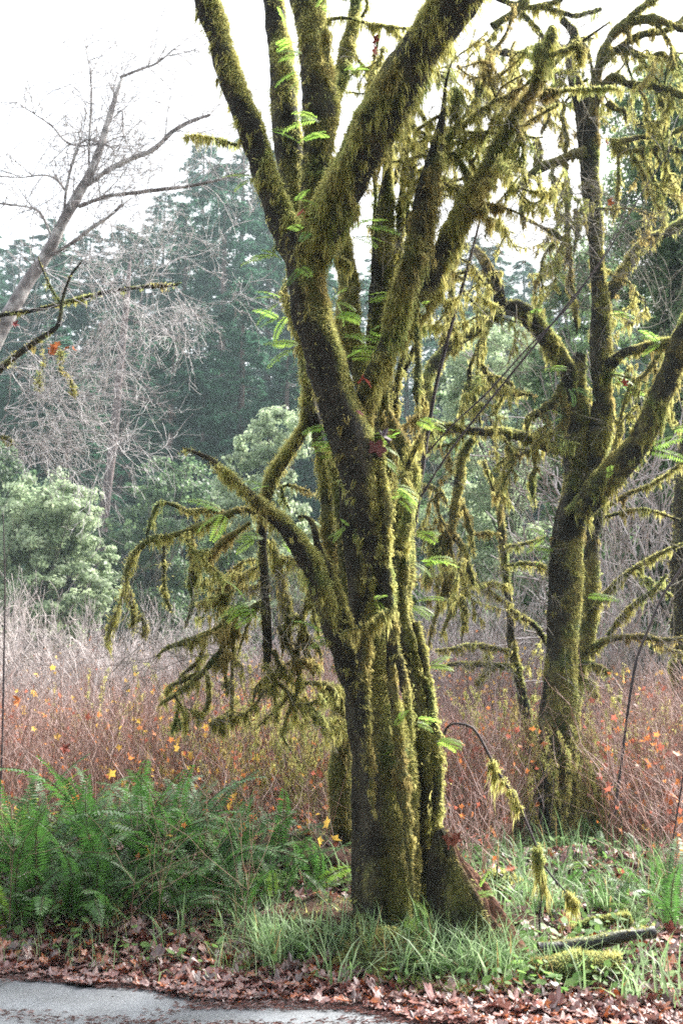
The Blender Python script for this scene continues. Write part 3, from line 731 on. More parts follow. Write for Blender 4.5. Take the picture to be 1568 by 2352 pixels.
t2([(1440, 110, 8), (1480, 130, 8), (1520, 125, 9), (1540, 150, 10), (1535, 165, 6)], hg=2)
t2([(1400, 320, 5), (1430, 325, 9), (1470, 315, 9), (1530, 310, 8), (1580, 290, 7)], hg=2)
t2([(1402, 322, 5), (1420, 342, 10), (1450, 348, 9), (1500, 340, 9), (1575, 350, 8)], hg=2)
t2([(1418, 345, 4), (1420, 390, 5), (1418, 440, 6), (1410, 490, 2)], hg=1.5)
t2([(1500, 345, 4), (1520, 380, 5), (1545, 420, 5), (1556, 470, 3)], hg=1.5)
t2([(1470, 345, 3), (1490, 390, 4), (1510, 430, 4), (1540, 450, 3)], hg=1.5)
t2([(1130, 60, 12), (1180, 30, 14), (1205, 0, 14), (1225, -40, 12)], hg=1.5)
t2([(1120, 115, 10), (1170, 122, 11), (1225, 128, 11), (1290, 112, 10), (1340, 90, 9)], hg=1.8)
t2([(1200, 130, 8), (1180, 160, 9), (1175, 200, 9), (1185, 240, 10), (1178, 275, 8)], hg=1.2)
t2([(1130, 190, 6), (1150, 230, 9), (1165, 270, 9), (1150, 295, 7)], hg=1.2)
t2([(1290, 0, 8), (1230, 15, 8), (1180, 10, 8), (1130, -10, 8)], hg=2)
t2([(1290, 180, 9), (1270, 230, 8), (1250, 285, 7), (1245, 300, 4)], hg=1.5)
t2([(1380, 20, 7), (1320, 35, 7), (1260, 20, 7)], hg=2)
t2([(1290, 270, 6), (1300, 320, 6), (1296, 370, 6), (1303, 450, 8), (1300, 520, 6), (1305, 560, 5), (1298, 600, 4)], hg=2.2)
t2([(1303, 540, 5), (1310, 600, 5), (1308, 650, 8), (1318, 690, 9), (1322, 740, 5)], hg=3)
t2([(1320, 480, 8), (1325, 520, 9), (1320, 560, 5)], hg=2)
t2([(1200, 500, 4), (1240, 520, 5), (1280, 540, 7), (1300, 560, 5)], hg=2)
t2([(1100, 745, 7), (1110, 790, 7), (1102, 830, 6), (1115, 855, 5), (1150, 870, 6), (1170, 880, 6)], hg=2.5)
t2([(1105, 835, 6), (1130, 880, 7), (1160, 905, 7), (1210, 905, 6)], hg=2.5)
t2([(1105, 780, 5), (1080, 840, 5), (1075, 880, 7), (1060, 930, 6)], hg=2.5)
t2([(1080, 880, 6), (1092, 930, 7), (1100, 960, 5)], hg=3)
t2([(1290, 880, 8), (1270, 920, 10), (1240, 945, 10), (1215, 960, 9), (1210, 985, 5)], hg=2)
t2([(1290, 890, 10), (1296, 950, 9), (1288, 985, 9), (1250, 1000, 9)], hg=2)
t2([(1225, 1035, 7), (1228, 1070, 7), (1220, 1110, 7), (1226, 1150, 2)], hg=2)
t2([(1035, 1210, 9), (1020, 1240, 10), (1025, 1290, 12), (1030, 1340, 12), (1040, 1390, 8), (1020, 1440, 5)], hg=3.5)
t2([(1035, 1215, 8), (1060, 1260, 9), (1075, 1300, 10), (1084, 1330, 6)], hg=3.5)
t2([(1022, 1240, 8), (995, 1255, 8), (985, 1290, 6), (978, 1330, 3)], hg=3.5)
t2([(1045, 1130, 6), (1070, 1180, 6), (1078, 1215, 8), (1085, 1260, 4)], hg=3)
t2([(1030, 1330, 6), (1010, 1380, 5), (992, 1440, 4), (985, 1480, 2)], hg=3)
t2([(1060, 1370, 6), (1068, 1400, 8), (1062, 1450, 4)], hg=3)
t2([(960, 1120, 7), (985, 1118, 7), (1010, 1128, 5), (1022, 1150, 3)], hg=3)
t2([(960, 1215, 5), (985, 1225, 10), (992, 1260, 6), (990, 1300, 3)], hg=3)
t2([(1030, 640, 7), (1035, 700, 8), (1020, 760, 8), (1010, 830, 10)], hg=1.8)
t2([(1042, 640, 5), (1038, 690, 6), (1030, 760, 4)], hg=2)
t2([(1350, 480, 4), (1450, 480, 3), (1500, 500, 2)], hg=1)
t2([(1400, 1090, 6), (1440, 900, 4), (1480, 860, 5), (1520, 800, 6)], hg=1.5)
for a in [(1200, 30, 11, .6, .5, 1.0, .03), (1280, 100, 11, -.5, .7, .9, .025), (1330, 90, 11, .7, .5, .9, .025), (1430, 60, 11, .4, .8, .8, .025), (1500, 50, 11, .5, .7, .9, .025),
          (1400, 110, 11.2, .9, .3, .9, .025), (1460, 190, 11, .4, .8, .7, .02), (1550, 210, 11, -.3, .8, .7, .02), (1350, 180, 11.3, -.8, .2, .9, .025), (1240, 170, 11.2, -.6, .6, .8, .02),
          (1180, 120, 11.3, .1, 1, .9, .025), (1150, 60, 11.3, -.5, .8, .8, .02), (1270, 380, 11, -.3, 1, .8, .02), (1330, 500, 11, -.6, .7, .9, .02), (1300, 450, 11.2, -.6, .8, .9, .02),
          (1270, 560, 11, -.7, .6, .8, .02), (1440, 330, 11, .5, .8, .9, .02), (1520, 330, 11, -.2, 1, .9, .02), (1540, 110, 11, .2, 1, .7, .02), (1080, 620, 11, -.7, .5, .9, .02),
          (1060, 660, 11, -.3, 1, .9, .02), (1100, 800, 11, -.5, .9, .8, .02), (1150, 870, 11, .6, .7, .7, .02), (1060, 1000, 11, -.6, .9, .7, .02), (1150, 1000, 11, .3, 1, .8, .02),
          (1030, 1230, 11.1, -.4, 1, .9, .02), (1060, 1270, 11.1, .5, 1, .7, .02), (1250, 940, 11.2, -.6, .8, .7, .02), (1240, 1010, 11.2, -.2, 1, .6, .02), (1010, 1120, 11.2, -.4, 1, .7, .02),
          (1420, 1000, 11, .7, -.4, .9, .02), (1500, 830, 11, .3, 1, .6, .018), (1400, 630, 11.3, .8, -.2, .9, .015), (1380, 860, 11.3, .9, .3, .8, .02), (1100, 200, 11.4, .2, 1, 1.0, .025)]:
    spray(T2, *a, hg=1.0, L=0.12)
fine_twigs(T2, [(rng.uniform(1080, 1560), rng.uniform(0, 760), 11.2, rng.normal(0, 1), rng.normal(0.2, 0.8), rng.uniform(0.6, 1.3)) for _ in range(50)]
           + [(rng.uniform(980, 1280), rng.uniform(760, 1500), 11.3, rng.normal(0, 0.7), rng.normal(0.7, 0.6), rng.uniform(0.4, 0.9)) for _ in range(36)]
           + [(rng.uniform(1380, 1560), rng.uniform(700, 1500), 11.5, rng.normal(0.5, 0.7), rng.normal(-0.3, 0.7), rng.uniform(0.6, 1.2)) for _ in range(26)])
T2.finish()

# slim trunk behind the second maple, with arms to the right
b4 = P(1312, 1780, 12.3); b4[2] = float(gz(b4[0], b4[1]))
T4 = MossyTree('young_maple', 'slim mossy stem directly behind the second maple with arms reaching right', 'tree', b4)
T4.limb(R([(1305, 1860, 20), (1310, 1700, 20), (1315, 1580, 20), (1345, 1470, 18), (1355, 1350, 19), (1359, 1229, 15), (1375, 1180, 14), (1385, 1100, 10), (1420, 1010, 7)], 12.3, 0), name='trunk', mossy=0.75, hg=0.8, seed=101)
def t4(rows, hg=1.5, L=0.13, **k): T4.limb(R([(x, y, 1 + w * 0.65) for x, y, w in rows], 12.2, -0.4), name=B, mossy=0.9, fl=0.02, lump=0.3, hg=hg, L=L, seed=random.randint(1, 900), **k)
t4([(1360, 1400, 9), (1390, 1365, 8), (1420, 1332, 7), (1480, 1290, 6), (1530, 1265, 5), (1590, 1240, 4)])
t4([(1350, 1490, 10), (1400, 1468, 9), (1470, 1462, 8), (1520, 1470, 6), (1580, 1462, 5)])
t4([(1395, 1460, 7), (1430, 1415, 8), (1460, 1385, 8), (1500, 1355, 6), (1530, 1320, 3)])
t4([(1380, 1190, 6), (1420, 1180, 5), (1480, 1170, 4), (1560, 1195, 3)])
t4([(1375, 1175, 6), (1440, 1135, 6), (1500, 1110, 5), (1570, 1060, 4)])
t4([(1450, 1310, 5), (1500, 1340, 5), (1540, 1370, 4)])
t4([(1335, 1520, 6), (1370, 1530, 6), (1400, 1545, 4)], hg=4)
t4([(1340, 1560, 5), (1360, 1570, 6), (1370, 1600, 4)], hg=4)
t4([(1480, 1462, 5), (1530, 1490, 4), (1580, 1500, 3)])
T4.finish()

# slim sapling trunk between
b5 = P(1240, 1790, 11.9); b5[2] = float(gz(b5[0], b5[1]))
T5 = MossyTree('mossy_sapling', 'thin crooked mossy sapling standing left of the second maple', 'tree', b5)
T5.limb(R([(1250, 1850, 12), (1234, 1744, 12), (1209, 1654, 12), (1189, 1554, 10), (1174, 1479, 9), (1169, 1404, 9), (1159, 1304, 8), (1149, 1204, 8), (1135, 1130, 6), (1110, 1060, 4)], 11.9, 0), name='trunk', mossy=0.65, hg=1.0, seed=111)
def t5(rows, hg=1.5, L=0.12, **k): T5.limb(R([(x, y, 1 + w * 0.65) for x, y, w in rows], 11.8, -0.3), name=B, mossy=0.9, fl=0.02, lump=0.3, hg=hg, L=L, seed=random.randint(1, 900), **k)
t5([(1172, 1497, 7), (1120, 1487, 8), (1080, 1482, 7), (1040, 1490, 5), (1000, 1495, 4)])
t5([(1178, 1530, 7), (1120, 1528, 8), (1060, 1524, 7), (1000, 1533, 4)])
t5([(1170, 1390, 6), (1130, 1365, 7), (1090, 1335, 6), (1050, 1300, 4)])
t5([(1260, 1490, 6), (1230, 1440, 8), (1200, 1418, 7), (1172, 1400, 6)])
t5([(1160, 1300, 4), (1200, 1295, 6), (1240, 1298, 5), (1262, 1310, 4)])
t5([(1148, 1190, 6), (1150, 1140, 6), (1146, 1100, 4)])
t5([(1145, 1225, 3), (1110, 1225, 5), (1080, 1228, 3)])
t5([(1160, 1255, 3), (1200, 1250, 4), (1250, 1235, 3)])
t5([(1120, 1495, 4), (1115, 1540, 5), (1095, 1570, 3)], hg=4)
t5([(1168, 1345, 4), (1120, 1340, 4), (1100, 1345, 3)], hg=3)
T5.finish()

# dark trunk on the right edge
b6 = P(1560, 1850, 13.5); b6[2] = float(gz(b6[0], b6[1]))
T6 = MossyTree('dark_trunk', 'dark lumpy tree trunk cut off by the right edge of the view', 'tree', b6)
T6.limb(R([(1575, 1900, 24), (1570, 1650, 22), (1565, 1480, 22), (1568, 1300, 26), (1572, 1150, 24), (1585, 1000, 22), (1600, 800, 20)], 13.5, 0), name='trunk', mossy=0.25, hg=0.6, lump=0.25, seed=121)
T6.finish()

# more mossy trunks far up right behind
b7 = P(1100, 1700, 14.0); b7[2] = float(gz(b7[0], b7[1]))

# ------------------------------------------------------------------ bare alder on the left
def bare_tree(name, label, limbs, d, mat=M_ALDER, bark=((0.20, 0.18, 0.18), (0.50, 0.48, 0.47)), twig_n=5, twig_len=0.9, depth=2, twigcol=(0.22, 0.20, 0.20), base=None, mossy_limbs=(), tr=0.006, wig=0.3, group=None):
    bse = np.array(base, float)
    root = thing(name, label, 'tree', bse, group)
    tb = MB()
    for li, rows in enumerate(limbs):
        path = dpath(R([(x, y, w * 0.8) for x, y, w in rows], d)); path[:, :3] -= bse
        segs = int(np.clip(2 * math.pi * path[:, 3].max() / 0.03, 6, 24))
        S = tube_surface(path, segs, max(0.04, path[:, 3].max() * 0.7), lump=0.10, seed=li, mossy=0)
        m = smooth(-0.1, 0.3, noise(S['pos'], 6.0, 70 + li, 3))
        S['col'] = mix(bark[0], bark[1], m)
        if li in mossy_limbs:
            S['col'] = mix(S['col'], MOSS_B, smooth(-0.2, 0.3, S['nrm'][:, 2] + noise(S['pos'], 5, 3)))
        bb = MB(); add_tube(bb, S); bb.build('trunk' if li == 0 else 'limb', mat, root)
        c = catmull(path, 0.3)
        for i in range(2, len(c)):
            for k in range(twig_n):
                if rng.random() > 0.55: continue
                dv = c[i, :3] - c[i - 1, :3]; dv /= np.linalg.norm(dv) + 1e-9
                a = rng.normal(0, 1, 3); a[1] *= 0.7
                nd = dv * 0.6 + a / np.linalg.norm(a) * 0.9 + np.array([0, 0, 0.25])
                grow(tb, c[i, :3], nd, twig_len * (0.4 + rng.random()), tr, depth, 0.0, wig, 2, 3, twigcol, minr=0.003)
    tb.build('twigs', M_ALDER, root, kind='stuff')
    return root

DA = 13.5
ab = P(-190, 1250, DA); ab[2] = float(gz(ab[0], ab[1]))
bare_tree('bare_alder', 'leaning bare grey alder with pale twigs against the white sky on the left', [
    [(-190, 1330, 34), (-120, 1050, 30), (-60, 880, 27), (0, 760, 24), (60, 655, 21), (110, 580, 18), (150, 500, 16), (190, 430, 15), (220, 370, 13), (245, 290, 10), (262, 235, 8), (280, 180, 4)],
    [(275, 178, 4), (320, 160, 4), (360, 145, 3.5), (400, 112, 2)],
    [(200, 425, 8), (250, 390, 8), (300, 365, 8), (350, 345, 7.5), (400, 300, 7), (440, 278, 6), (482, 264, 5)],
    [(180, 475, 6), (205, 465, 6), (250, 450, 6), (310, 443, 6), (370, 435, 6), (430, 428, 5), (480, 418, 4), (530, 405, 3), (565, 395, 2)],
    [(120, 585, 5), (170, 555, 6), (215, 520, 6), (250, 498, 5), (280, 470, 4)],
    [(148, 495, 5), (152, 440, 5), (165, 380, 4.5), (180, 335, 4)],
    [(180, 332, 3), (205, 320, 3), (240, 330, 2.5), (262, 345, 2)],
    [(205, 405, 3.5), (205, 330, 3.5), (210, 240, 3.5), (208, 170, 3), (198, 112, 2)],
    [(152, 440, 3.5), (130, 412, 4), (100, 402, 3), (50, 408, 2), (0, 405, 2)],
    [(125, 560, 5), (100, 500, 4), (80, 480, 4), (40, 472, 3), (-20, 466, 3)],
    [(245, 300, 3), (225, 330, 3), (160, 330, 3), (120, 290, 2.5), (80, 262, 2), (40, 235, 1.5)],
    [(262, 270, 3), (280, 255, 2.5), (283, 300, 3), (288, 320, 1.5)],
], DA, base=ab, twig_n=6, twig_len=0.85, depth=3, tr=0.008, twigcol=(0.45, 0.43, 0.43))

bb_ = P(-120, 900, 9.5); bb_[2] = 0.1
TL = MossyTree('leaning_maple', 'mossy branching maple reaching in from the left edge with orange leaves', 'tree', bb_)
def tl(rows, d=9.5, hg=0.5, L=0.07, mossy=0.3, **k): TL.limb(R([(x, y, w * 0.75) for x, y, w in rows], d), name='limb', mossy=mossy, hg=hg, L=L, fz=0.4, fl=0.016, seed=random.randint(1, 900), **k)
tl([(-260, 2080, 40), (-200, 1500, 36), (-130, 1000, 22), (-60, 890, 12), (0, 848, 11), (40, 815, 10), (90, 780, 9), (130, 752, 8), (138, 730, 6), (143, 695, 6), (152, 660, 5), (165, 630, 4), (190, 598, 3)])
tl([(142, 700, 4), (125, 675, 4), (110, 645, 4), (95, 610, 3), (88, 590, 2)])
tl([(-130, 790, 12), (-60, 745, 9), (0, 725, 7), (60, 716, 7), (110, 706, 7), (140, 697, 7), (200, 682, 7), (260, 668, 7), (320, 660, 6), (360, 656, 8), (400, 655, 5), (415, 650, 2)], d=10.5, mossy=0.35, hg=0.6)
tl([(-60, 1010, 4), (0, 1003, 6), (22, 1010, 6), (30, 1022, 2)], mossy=0.9)
tl([(93, 780, 1.5), (100, 830, 1.5), (92, 860, 2), (90, 885, 5), (88, 895, 2)], mossy=0.9, hg=3, L=0.04)
tl([(130, 790, 1.2), (142, 815, 4), (138, 845, 2), (160, 870, 1.5), (166, 890, 8), (168, 905, 5)], mossy=0.9, hg=3, L=0.05)
twb = MB()
for (x, y, n) in [(150, 800, 3), (60, 800, 3), (190, 600, 4), (100, 620, 4), (20, 840, 4), (0, 1010, 5), (10, 940, 5), (-20, 980, 4)]:
    for k in range(n):
        p = P(x, y, 9.8) - bb_
        grow(twb, p, [0.9 + 0.3 * rng.random(), rng.normal(0, 0.5), rng.normal(-0.1, 0.5)], 1.0 * (0.4 + rng.random()), 0.006, 3, -0.01, 0.35, 4, 3, (0.55, 0.52, 0.52), minr=0.0022)
for (x, y, n) in [(250, 668, 2), (330, 660, 2), (400, 655, 3)]:
    for k in range(n):
        p = P(x, y, 10.5) - bb_
        grow(twb, p, [0.6, rng.normal(0, 0.5), rng.normal(-0.3, 0.7)], 0.9 * (0.4 + rng.random()), 0.006, 3, -0.02, 0.35, 4, 3, (0.55, 0.52, 0.52), minr=0.0022)
twb.build('twigs', M_ALDER, TL.root, kind='stuff')
TL.finish()

# ------------------------------------------------------------------ dark bare saplings crossing the right
def sapling(label, rows, d, dd=0, col=((0.035, 0.025, 0.03), (0.08, 0.06, 0.06)), twigs=6, name='bare_sapling', moss=None, curve_down=False):
    rows = [(x, y, w * 0.62) for x, y, w in rows]
    path = dpath(R(rows, d, dd)); bse = path[0, :3].copy()
    bse = np.array([bse[0], bse[1], float(gz(bse[0], bse[1]))])
    root = thing(name, label, 'sapling', bse)
    path[:, :3] -= bse
    S = tube_surface(path, 8, 0.05, lump=0.05, seed=int(rows[0][0]), mossy=0)
    S['col'] = mix(col[0], col[1], smooth(-0.3, 0.5, noise(S['pos'], 12, 4, 2)))
    b = MB(); add_tube(b, S); b.build('stem', M_CANE, root)
    if twigs:
        t = MB(); c = catmull(path, 0.2)
        for k in range(twigs):
            i = rng.integers(len(c) // 4, len(c))
            grow(t, c[i, :3], [rng.normal(0, 0.6), rng.normal(0, 0.3), 0.6], 0.4 + 0.4 * rng.random(), 0.0019, 1, 0.0, 0.3, 2, 3, np.array(col[1]) * 1.6)
        t.build('twigs', M_CANE, root, kind='stuff')
    if moss:
        mb = MB()
        for (i0, i1, k) in moss:
            n0, n1 = int(i0 * S['n']) * 8, int(i1 * S['n']) * 8
            sub = dict(pos=S['pos'][n0:n1], nrm=S['nrm'][n0:n1], r=S['r'][n0:n1], m=np.ones(n1 - n0), step=S['step'])
            fuzz(mb, sub, k * 5, L=0.022, w=0.005); hang(mb, sub, int(k * 0.8), L=0.17, w=0.005, per=12, spread=0.012)
        mb.build('moss', M_MOSS, root, kind='stuff')
    return root

sapling('tall dark bare stem rising beside the right side of the big maple', [(930, 1330, 8), (955, 1190, 8), (975, 1040, 8), (1000, 890, 7), (1030, 770, 7), (1055, 680, 6), (1080, 590, 5), (1105, 490, 4), (1112, 440, 3)], 6.9, 0, twigs=5)
sapling('long thin dark whip slanting from the big maple up towards the right edge', [(948, 1172, 4), (1010, 1070, 4), (1060, 1000, 4), (1140, 900, 4), (1230, 790, 4), (1310, 690, 3.5), (1380, 600, 3), (1440, 500, 2.5), (1500, 400, 2), (1570, 300, 2)], 6.9, -0.2, twigs=3)
sapling('second thin slanting whip just above the long dark one', [(950, 1075, 3), (1040, 975, 3.5), (1120, 900, 3.5), (1210, 800, 3), (1290, 720, 3), (1330, 670, 2), (1400, 560, 2), (1450, 440, 1.5)], 6.8, -0.2, twigs=2)
sapling('dark bare stem standing in the thicket near the right edge', [(1410, 1870, 6), (1425, 1760, 5), (1440, 1640, 5), (1460, 1520, 5), (1490, 1440, 4.5), (1520, 1370, 4), (1560, 1310, 4), (1600, 1240, 3)], 8.6, 0, twigs=8)
sapling('thin bare stem leaning into the view at the lower right edge', [(1530, 2060, 3), (1540, 1960, 3), (1565, 1800, 3), (1600, 1600, 3)], 7.4, 0, twigs=4)
sapling('slender dark bare shoot standing at the far left edge of the thicket', [(0, 1850, 4), (6, 1700, 4), (10, 1500, 3.5), (12, 1350, 3), (8, 1180, 2)], 8.8, 0, twigs=10)
sapling('arching dark cane with moss tufts bending over right of the stump', [(1005, 1760, 5), (1012, 1720, 5), (1025, 1672, 5), (1050, 1662, 5), (1085, 1672, 5), (1110, 1710, 5), (1140, 1770, 5), (1170, 1815, 4.5), (1200, 1870, 4.5), (1225, 1930, 4), (1250, 1990, 3.5), (1290, 2040, 3), (1320, 2070, 2)], 6.6, -0.3, twigs=2, name='arching_cane', moss=[(0.42, 0.52, 60), (0.52, 0.6, 40), (0.74, 0.82, 55), (0.94, 1.0, 40)])
sapling('short dark mossy stem rising from the grass under the arching cane', [(1240, 2160, 3.5), (1238, 2100, 3.5), (1245, 2030, 3), (1232, 1960, 3), (1225, 1930, 2.5)], 6.4, 0, twigs=3, name='mossy_sapling', moss=[(0.5, 0.85, 40)])

# ------------------------------------------------------------------ conifers on the hillside
def conifer_mesh(H, R0, seed, start=0.22, nb=150, leaf=0.34, trunk_r=0.55):
    rg = np.random.default_rng(seed)
    t = MB()
    zz = np.linspace(0, H, 14)
    pts = np.stack([np.zeros(14), np.zeros(14), zz], 1); rr = trunk_r * (1 - zz / H) ** 0.8 + 0.03
    S = tube_surface(np.concatenate([pts, rr[:, None]], 1), 10, H / 30, lump=0.05, seed=seed, mossy=0)
    S['col'] = mix((0.09, 0.06, 0.05), (0.16, 0.12, 0.11), smooth(-0.4, 0.4, noise(S['pos'], 0.8, 3, 2)))
    add_tube(t, S)
    c = MB(); tw = MB()
    V = []; CC = []
    for i in range(nb):
        h = start + (1 - start) * (i + rg.random()) / nb
        L = R0 * (1 - h) ** 0.5 * (0.55 + 0.6 * rg.random()) + 0.4
        if h < start + 0.1: L *= 0.6 + 0.6 * rg.random()
        a = rg.random() * 2 * math.pi
        n = 6; s = np.linspace(0, 1, n + 1)
        z0 = h * H
        up = 0.15 if h > 0.7 else -0.05
        bx = np.cos(a) * L * s; by = np.sin(a) * L * s; bz = z0 + L * (up * s - 0.38 * s ** 2 + 0.10 * s ** 4)
        ribbon(t, np.stack([bx, by, bz], 1), np.linspace(0.07, 0.015, n + 1), 3, (0.06, 0.045, 0.04))
        k = int(58 * (0.4 + L / R0))
        ss = 0.15 + 0.85 * rg.random(k) ** 0.7
        px = np.interp(ss, s, bx); py = np.interp(ss, s, by); pz = np.interp(ss, s, bz)
        w = 0.30 * L * (1.05 - ss) + 0.25
        lat = rg.normal(0, 0.5, k) * w
        px = px - np.sin(a) * lat; py = py + np.cos(a) * lat
        pz = pz - np.abs(lat) * 0.25 - rg.random(k) * 0.35
        p = np.stack([px, py, pz], 1)
        tone = 0.75 + 0.5 * rg.random()
        col = mix((0.030, 0.088, 0.050), (0.062, 0.140, 0.080), rg.random(k)) * tone
        # each spray: 3 elongated triangles
        for q in range(3):
            d = np.stack([np.cos(a) + rg.normal(0, 0.7, k), np.sin(a) + rg.normal(0, 0.7, k), rg.normal(-0.35, 0.35, k)], 1)
            d /= np.linalg.norm(d, axis=1)[:, None]
            sd = np.cross(d, rg.normal(0, 1, (k, 3)) * [0.4, 0.4, 1]); sd /= np.linalg.norm(sd, axis=1)[:, None]
            l = leaf * (0.7 + 0.8 * rg.random(k))[:, None]
            v = np.stack([p - sd * l * 0.2, p + sd * l * 0.2, p + d * l * 1.5], 1)
            V.append(v.reshape(-1, 3)); CC.append(np.repeat(col, 3, axis=0))
    V = np.concatenate(V); CC = np.concatenate(CC)
    c.add(V, f3=np.arange(len(V)).reshape(-1, 3), c=CC)
    return t.mesh('trunk', M_CONBARK), c.mesh('crown', M_CONIF)

CON = [conifer_mesh(46, 7.4, 1, 0.08, 190), conifer_mesh(38, 7.0, 2, 0.05, 190), conifer_mesh(50, 6.2, 3, 0.34, 140), conifer_mesh(30, 6.6, 4, 0.03, 170), conifer_mesh(42, 8.2, 5, 0.12, 180)]
CH = [46, 38, 50, 30, 42]
crows = {
 # row: (distance, list of (px, top row px, variant))
 'nearest': (64, [(-60, 900, 3), (20, 860, 1), (75, 980, 3), (130, 740, 4), (170, 800, 1), (290, 690, 2), (400, 760, 1), (470, 870, 3), (560, 640, 1), (660, 800, 3), (760, 880, 3), (870, 900, 1), (1010, 960, 3), (1110, 840, 3), (1230, 930, 3), (1350, 850, 1), (1480, 760, 1), (1600, 820, 3)]),
 'middle': (84, [(-30, 590, 1), (60, 640, 4), (150, 560, 0), (240, 590, 1), (330, 530, 4), (430, 460, 0), (520, 370, 4), (620, 400, 0), (720, 560, 1), (820, 620, 4), (930, 640, 0), (1040, 690, 1), (1150, 640, 4), (1270, 720, 0), (1400, 560, 1), (1520, 600, 0)]),
 'farthest': (112, [(-20, 520, 4), (50, 545, 0), (120, 500, 1), (210, 520, 0), (290, 510, 4), (380, 440, 0), (470, 310, 0), (560, 300, 4), (640, 340, 0), (730, 450, 1), (880, 560, 4), (1000, 590, 0), (1080, 540, 4), (1130, 560, 1), (1200, 590, 0), (1280, 610, 4), (1360, 560, 1)]),
}
ordn = ['first', 'second', 'third', 'fourth', 'fifth', 'sixth', 'seventh', 'eighth', 'ninth', 'tenth', 'eleventh', 'twelfth', 'thirteenth', 'fourteenth', 'fifteenth', 'sixteenth', 'seventeenth', 'eighteenth', 'nineteenth', 'twentieth']
for rname, (d, lst) in crows.items():
    for k, (px, py, var) in enumerate(lst):
        dd = d + rng.uniform(-5, 5)
        top = P(px, py, dd); g = float(gz(top[0], dd))
        sc = (top[2] - g) / CH[var]
        lab = '%s dark green conifer from the left in the %s row of the hazy hillside forest' % (ordn[k], rname)
        if rname == 'nearest' and px == 290: lab = 'conifer with a long bare reddish trunk showing in the dark forest wall on the left'
        rt = thing('conifer', lab, 'tree', (top[0], dd, g - 0.3), 'conifers of the hillside forest', rng.random() * 6.28)
        sx = sc ** 0.5
        link_mesh('trunk', CON[var][0], rt, scale=(sx, sx, sc))
        link_mesh('crown', CON[var][1], rt, scale=(sx, sx, sc), kind='stuff')

# unseen conifers behind the viewpoint, added to hold back light from that side
for k, (x, y, var) in enumerate([(-34, -16, 1), (-23, -13, 4), (-13, -17, 0), (-4, -12, 1), (6, -15, 4), (15, -12, 0), (25, -16, 1), (35, -13, 4), (-8, -24, 0), (12, -24, 1), (-28, -24, 0), (30, -25, 4)]):
    rt = thing('conifer', '%s unseen tall conifer added behind the viewpoint to shade the scene' % ordn[k], 'tree', (x, y, -0.2), 'unseen conifers added for shade behind the viewpoint', rng.random() * 6.28)
    link_mesh('trunk', CON[var][0], rt); link_mesh('crown', CON[var][1], rt, kind='stuff')

# the long leaning bare trunk in the forest
def bare_redwood():
    d = 50.0
    path = dpath(R([(228, 1330, 12), (240, 1180, 11), (262, 1000, 10), (275, 850, 9), (290, 705, 7), (298, 600, 4)], d)); bse = path[0, :3].copy(); bse[2] = float(gz(bse[0], d)); path[:, :3] -= bse
    rt = thing('dead_tree', 'tall pale reddish bare conifer trunk leaning slightly right before the dark forest', 'tree', bse)
    S = tube_surface(path, 14, 0.6, lump=0.06, seed=3, mossy=0); S['col'] = mix((0.08, 0.06, 0.06), (0.17, 0.13, 0.125), smooth(-0.4, 0.4, noise(S['pos'] * [1, 1, 0.15], 3.0, 3, 2)))
    b = MB(); add_tube(b, S); b.build('trunk', M_CONBARK, rt)
    t = MB()
    for k in range(46):
        i = rng.integers(0, len(S['pos'])); p = S['pos'][i]
        a = rng.random() * 6.28
        grow(t, p, [math.cos(a), math.sin(a), -0.25], 1.5 + 2.5 * rng.random(), 0.05, 1, -0.03, 0.3, 3, 3, (0.10, 0.08, 0.08), minr=0.015)
    t.build('twigs', M_CONBARK, rt, kind='stuff')
bare_redwood()

# ------------------------------------------------------------------ broadleaf trees and tall bushes
def leaf_cloud(blobs, n, leaf, cols, seed, flat=0.0, shell=0.55):
    """leaves spread through clumps; blobs: (x,y,z,rx,ry,rz)"""
    rg = np.random.default_rng(seed)
    blobs = np.array(blobs, float)
    vol = blobs[:, 3] * blobs[:, 4] * blobs[:, 5]; vol = vol ** 0.7
    # sub clumps on the blob shells
    ns = max(20, n // 70)
    bi = rg.choice(len(blobs), ns, p=vol / vol.sum())
    u = rg.normal(0, 1, (ns, 3)); u /= np.linalg.norm(u, axis=1)[:, None]
    rad = (shell + (1 - shell) * rg.random(ns) ** 0.6)[:, None]
    cc = blobs[bi, :3] + u * rad * blobs[bi, 3:6]
    cr = 0.16 * blobs[bi, 3:6].mean(1) * (0.6 + 0.9 * rg.random(ns)) + leaf
    k = rg.choice(ns, n)
    u2 = rg.normal(0, 1, (n, 3)); u2 /= np.linalg.norm(u2, axis=1)[:, None]
    p = cc[k] + u2 * (rg.random(n) ** 0.5 * cr[k])[:, None] * [1, 1, 0.7]
    nrm = u2 * 0.5 + u[k] * 0.5 + rg.normal(0, 0.5, (n, 3)) + [0, 0, 0.5]
    nrm /= np.linalg.norm(nrm, axis=1)[:, None]
    d = np.cross(nrm, rg.normal(0, 1, (n, 3))); d /= np.linalg.norm(d, axis=1)[:, None]
    s = np.cross(nrm, d)
    l = (leaf * (0.6 + 0.8 * rg.random(n)))[:, None]
    v = np.stack([p - d * l * 0.5, p + s * l * 0.28, p + d * l * 0.5, p - s * l * 0.28], 1).reshape(-1, 3)
    t = rg.random(ns)
    col = mix(cols[0], cols[1], t[k] * 0.6 + 0.4 * rg.random(n)) * (0.8 + 0.4 * rg.random(n))[:, None]
    return v, np.arange(n * 4).reshape(-1, 4), np.repeat(col, 4, axis=0), cc

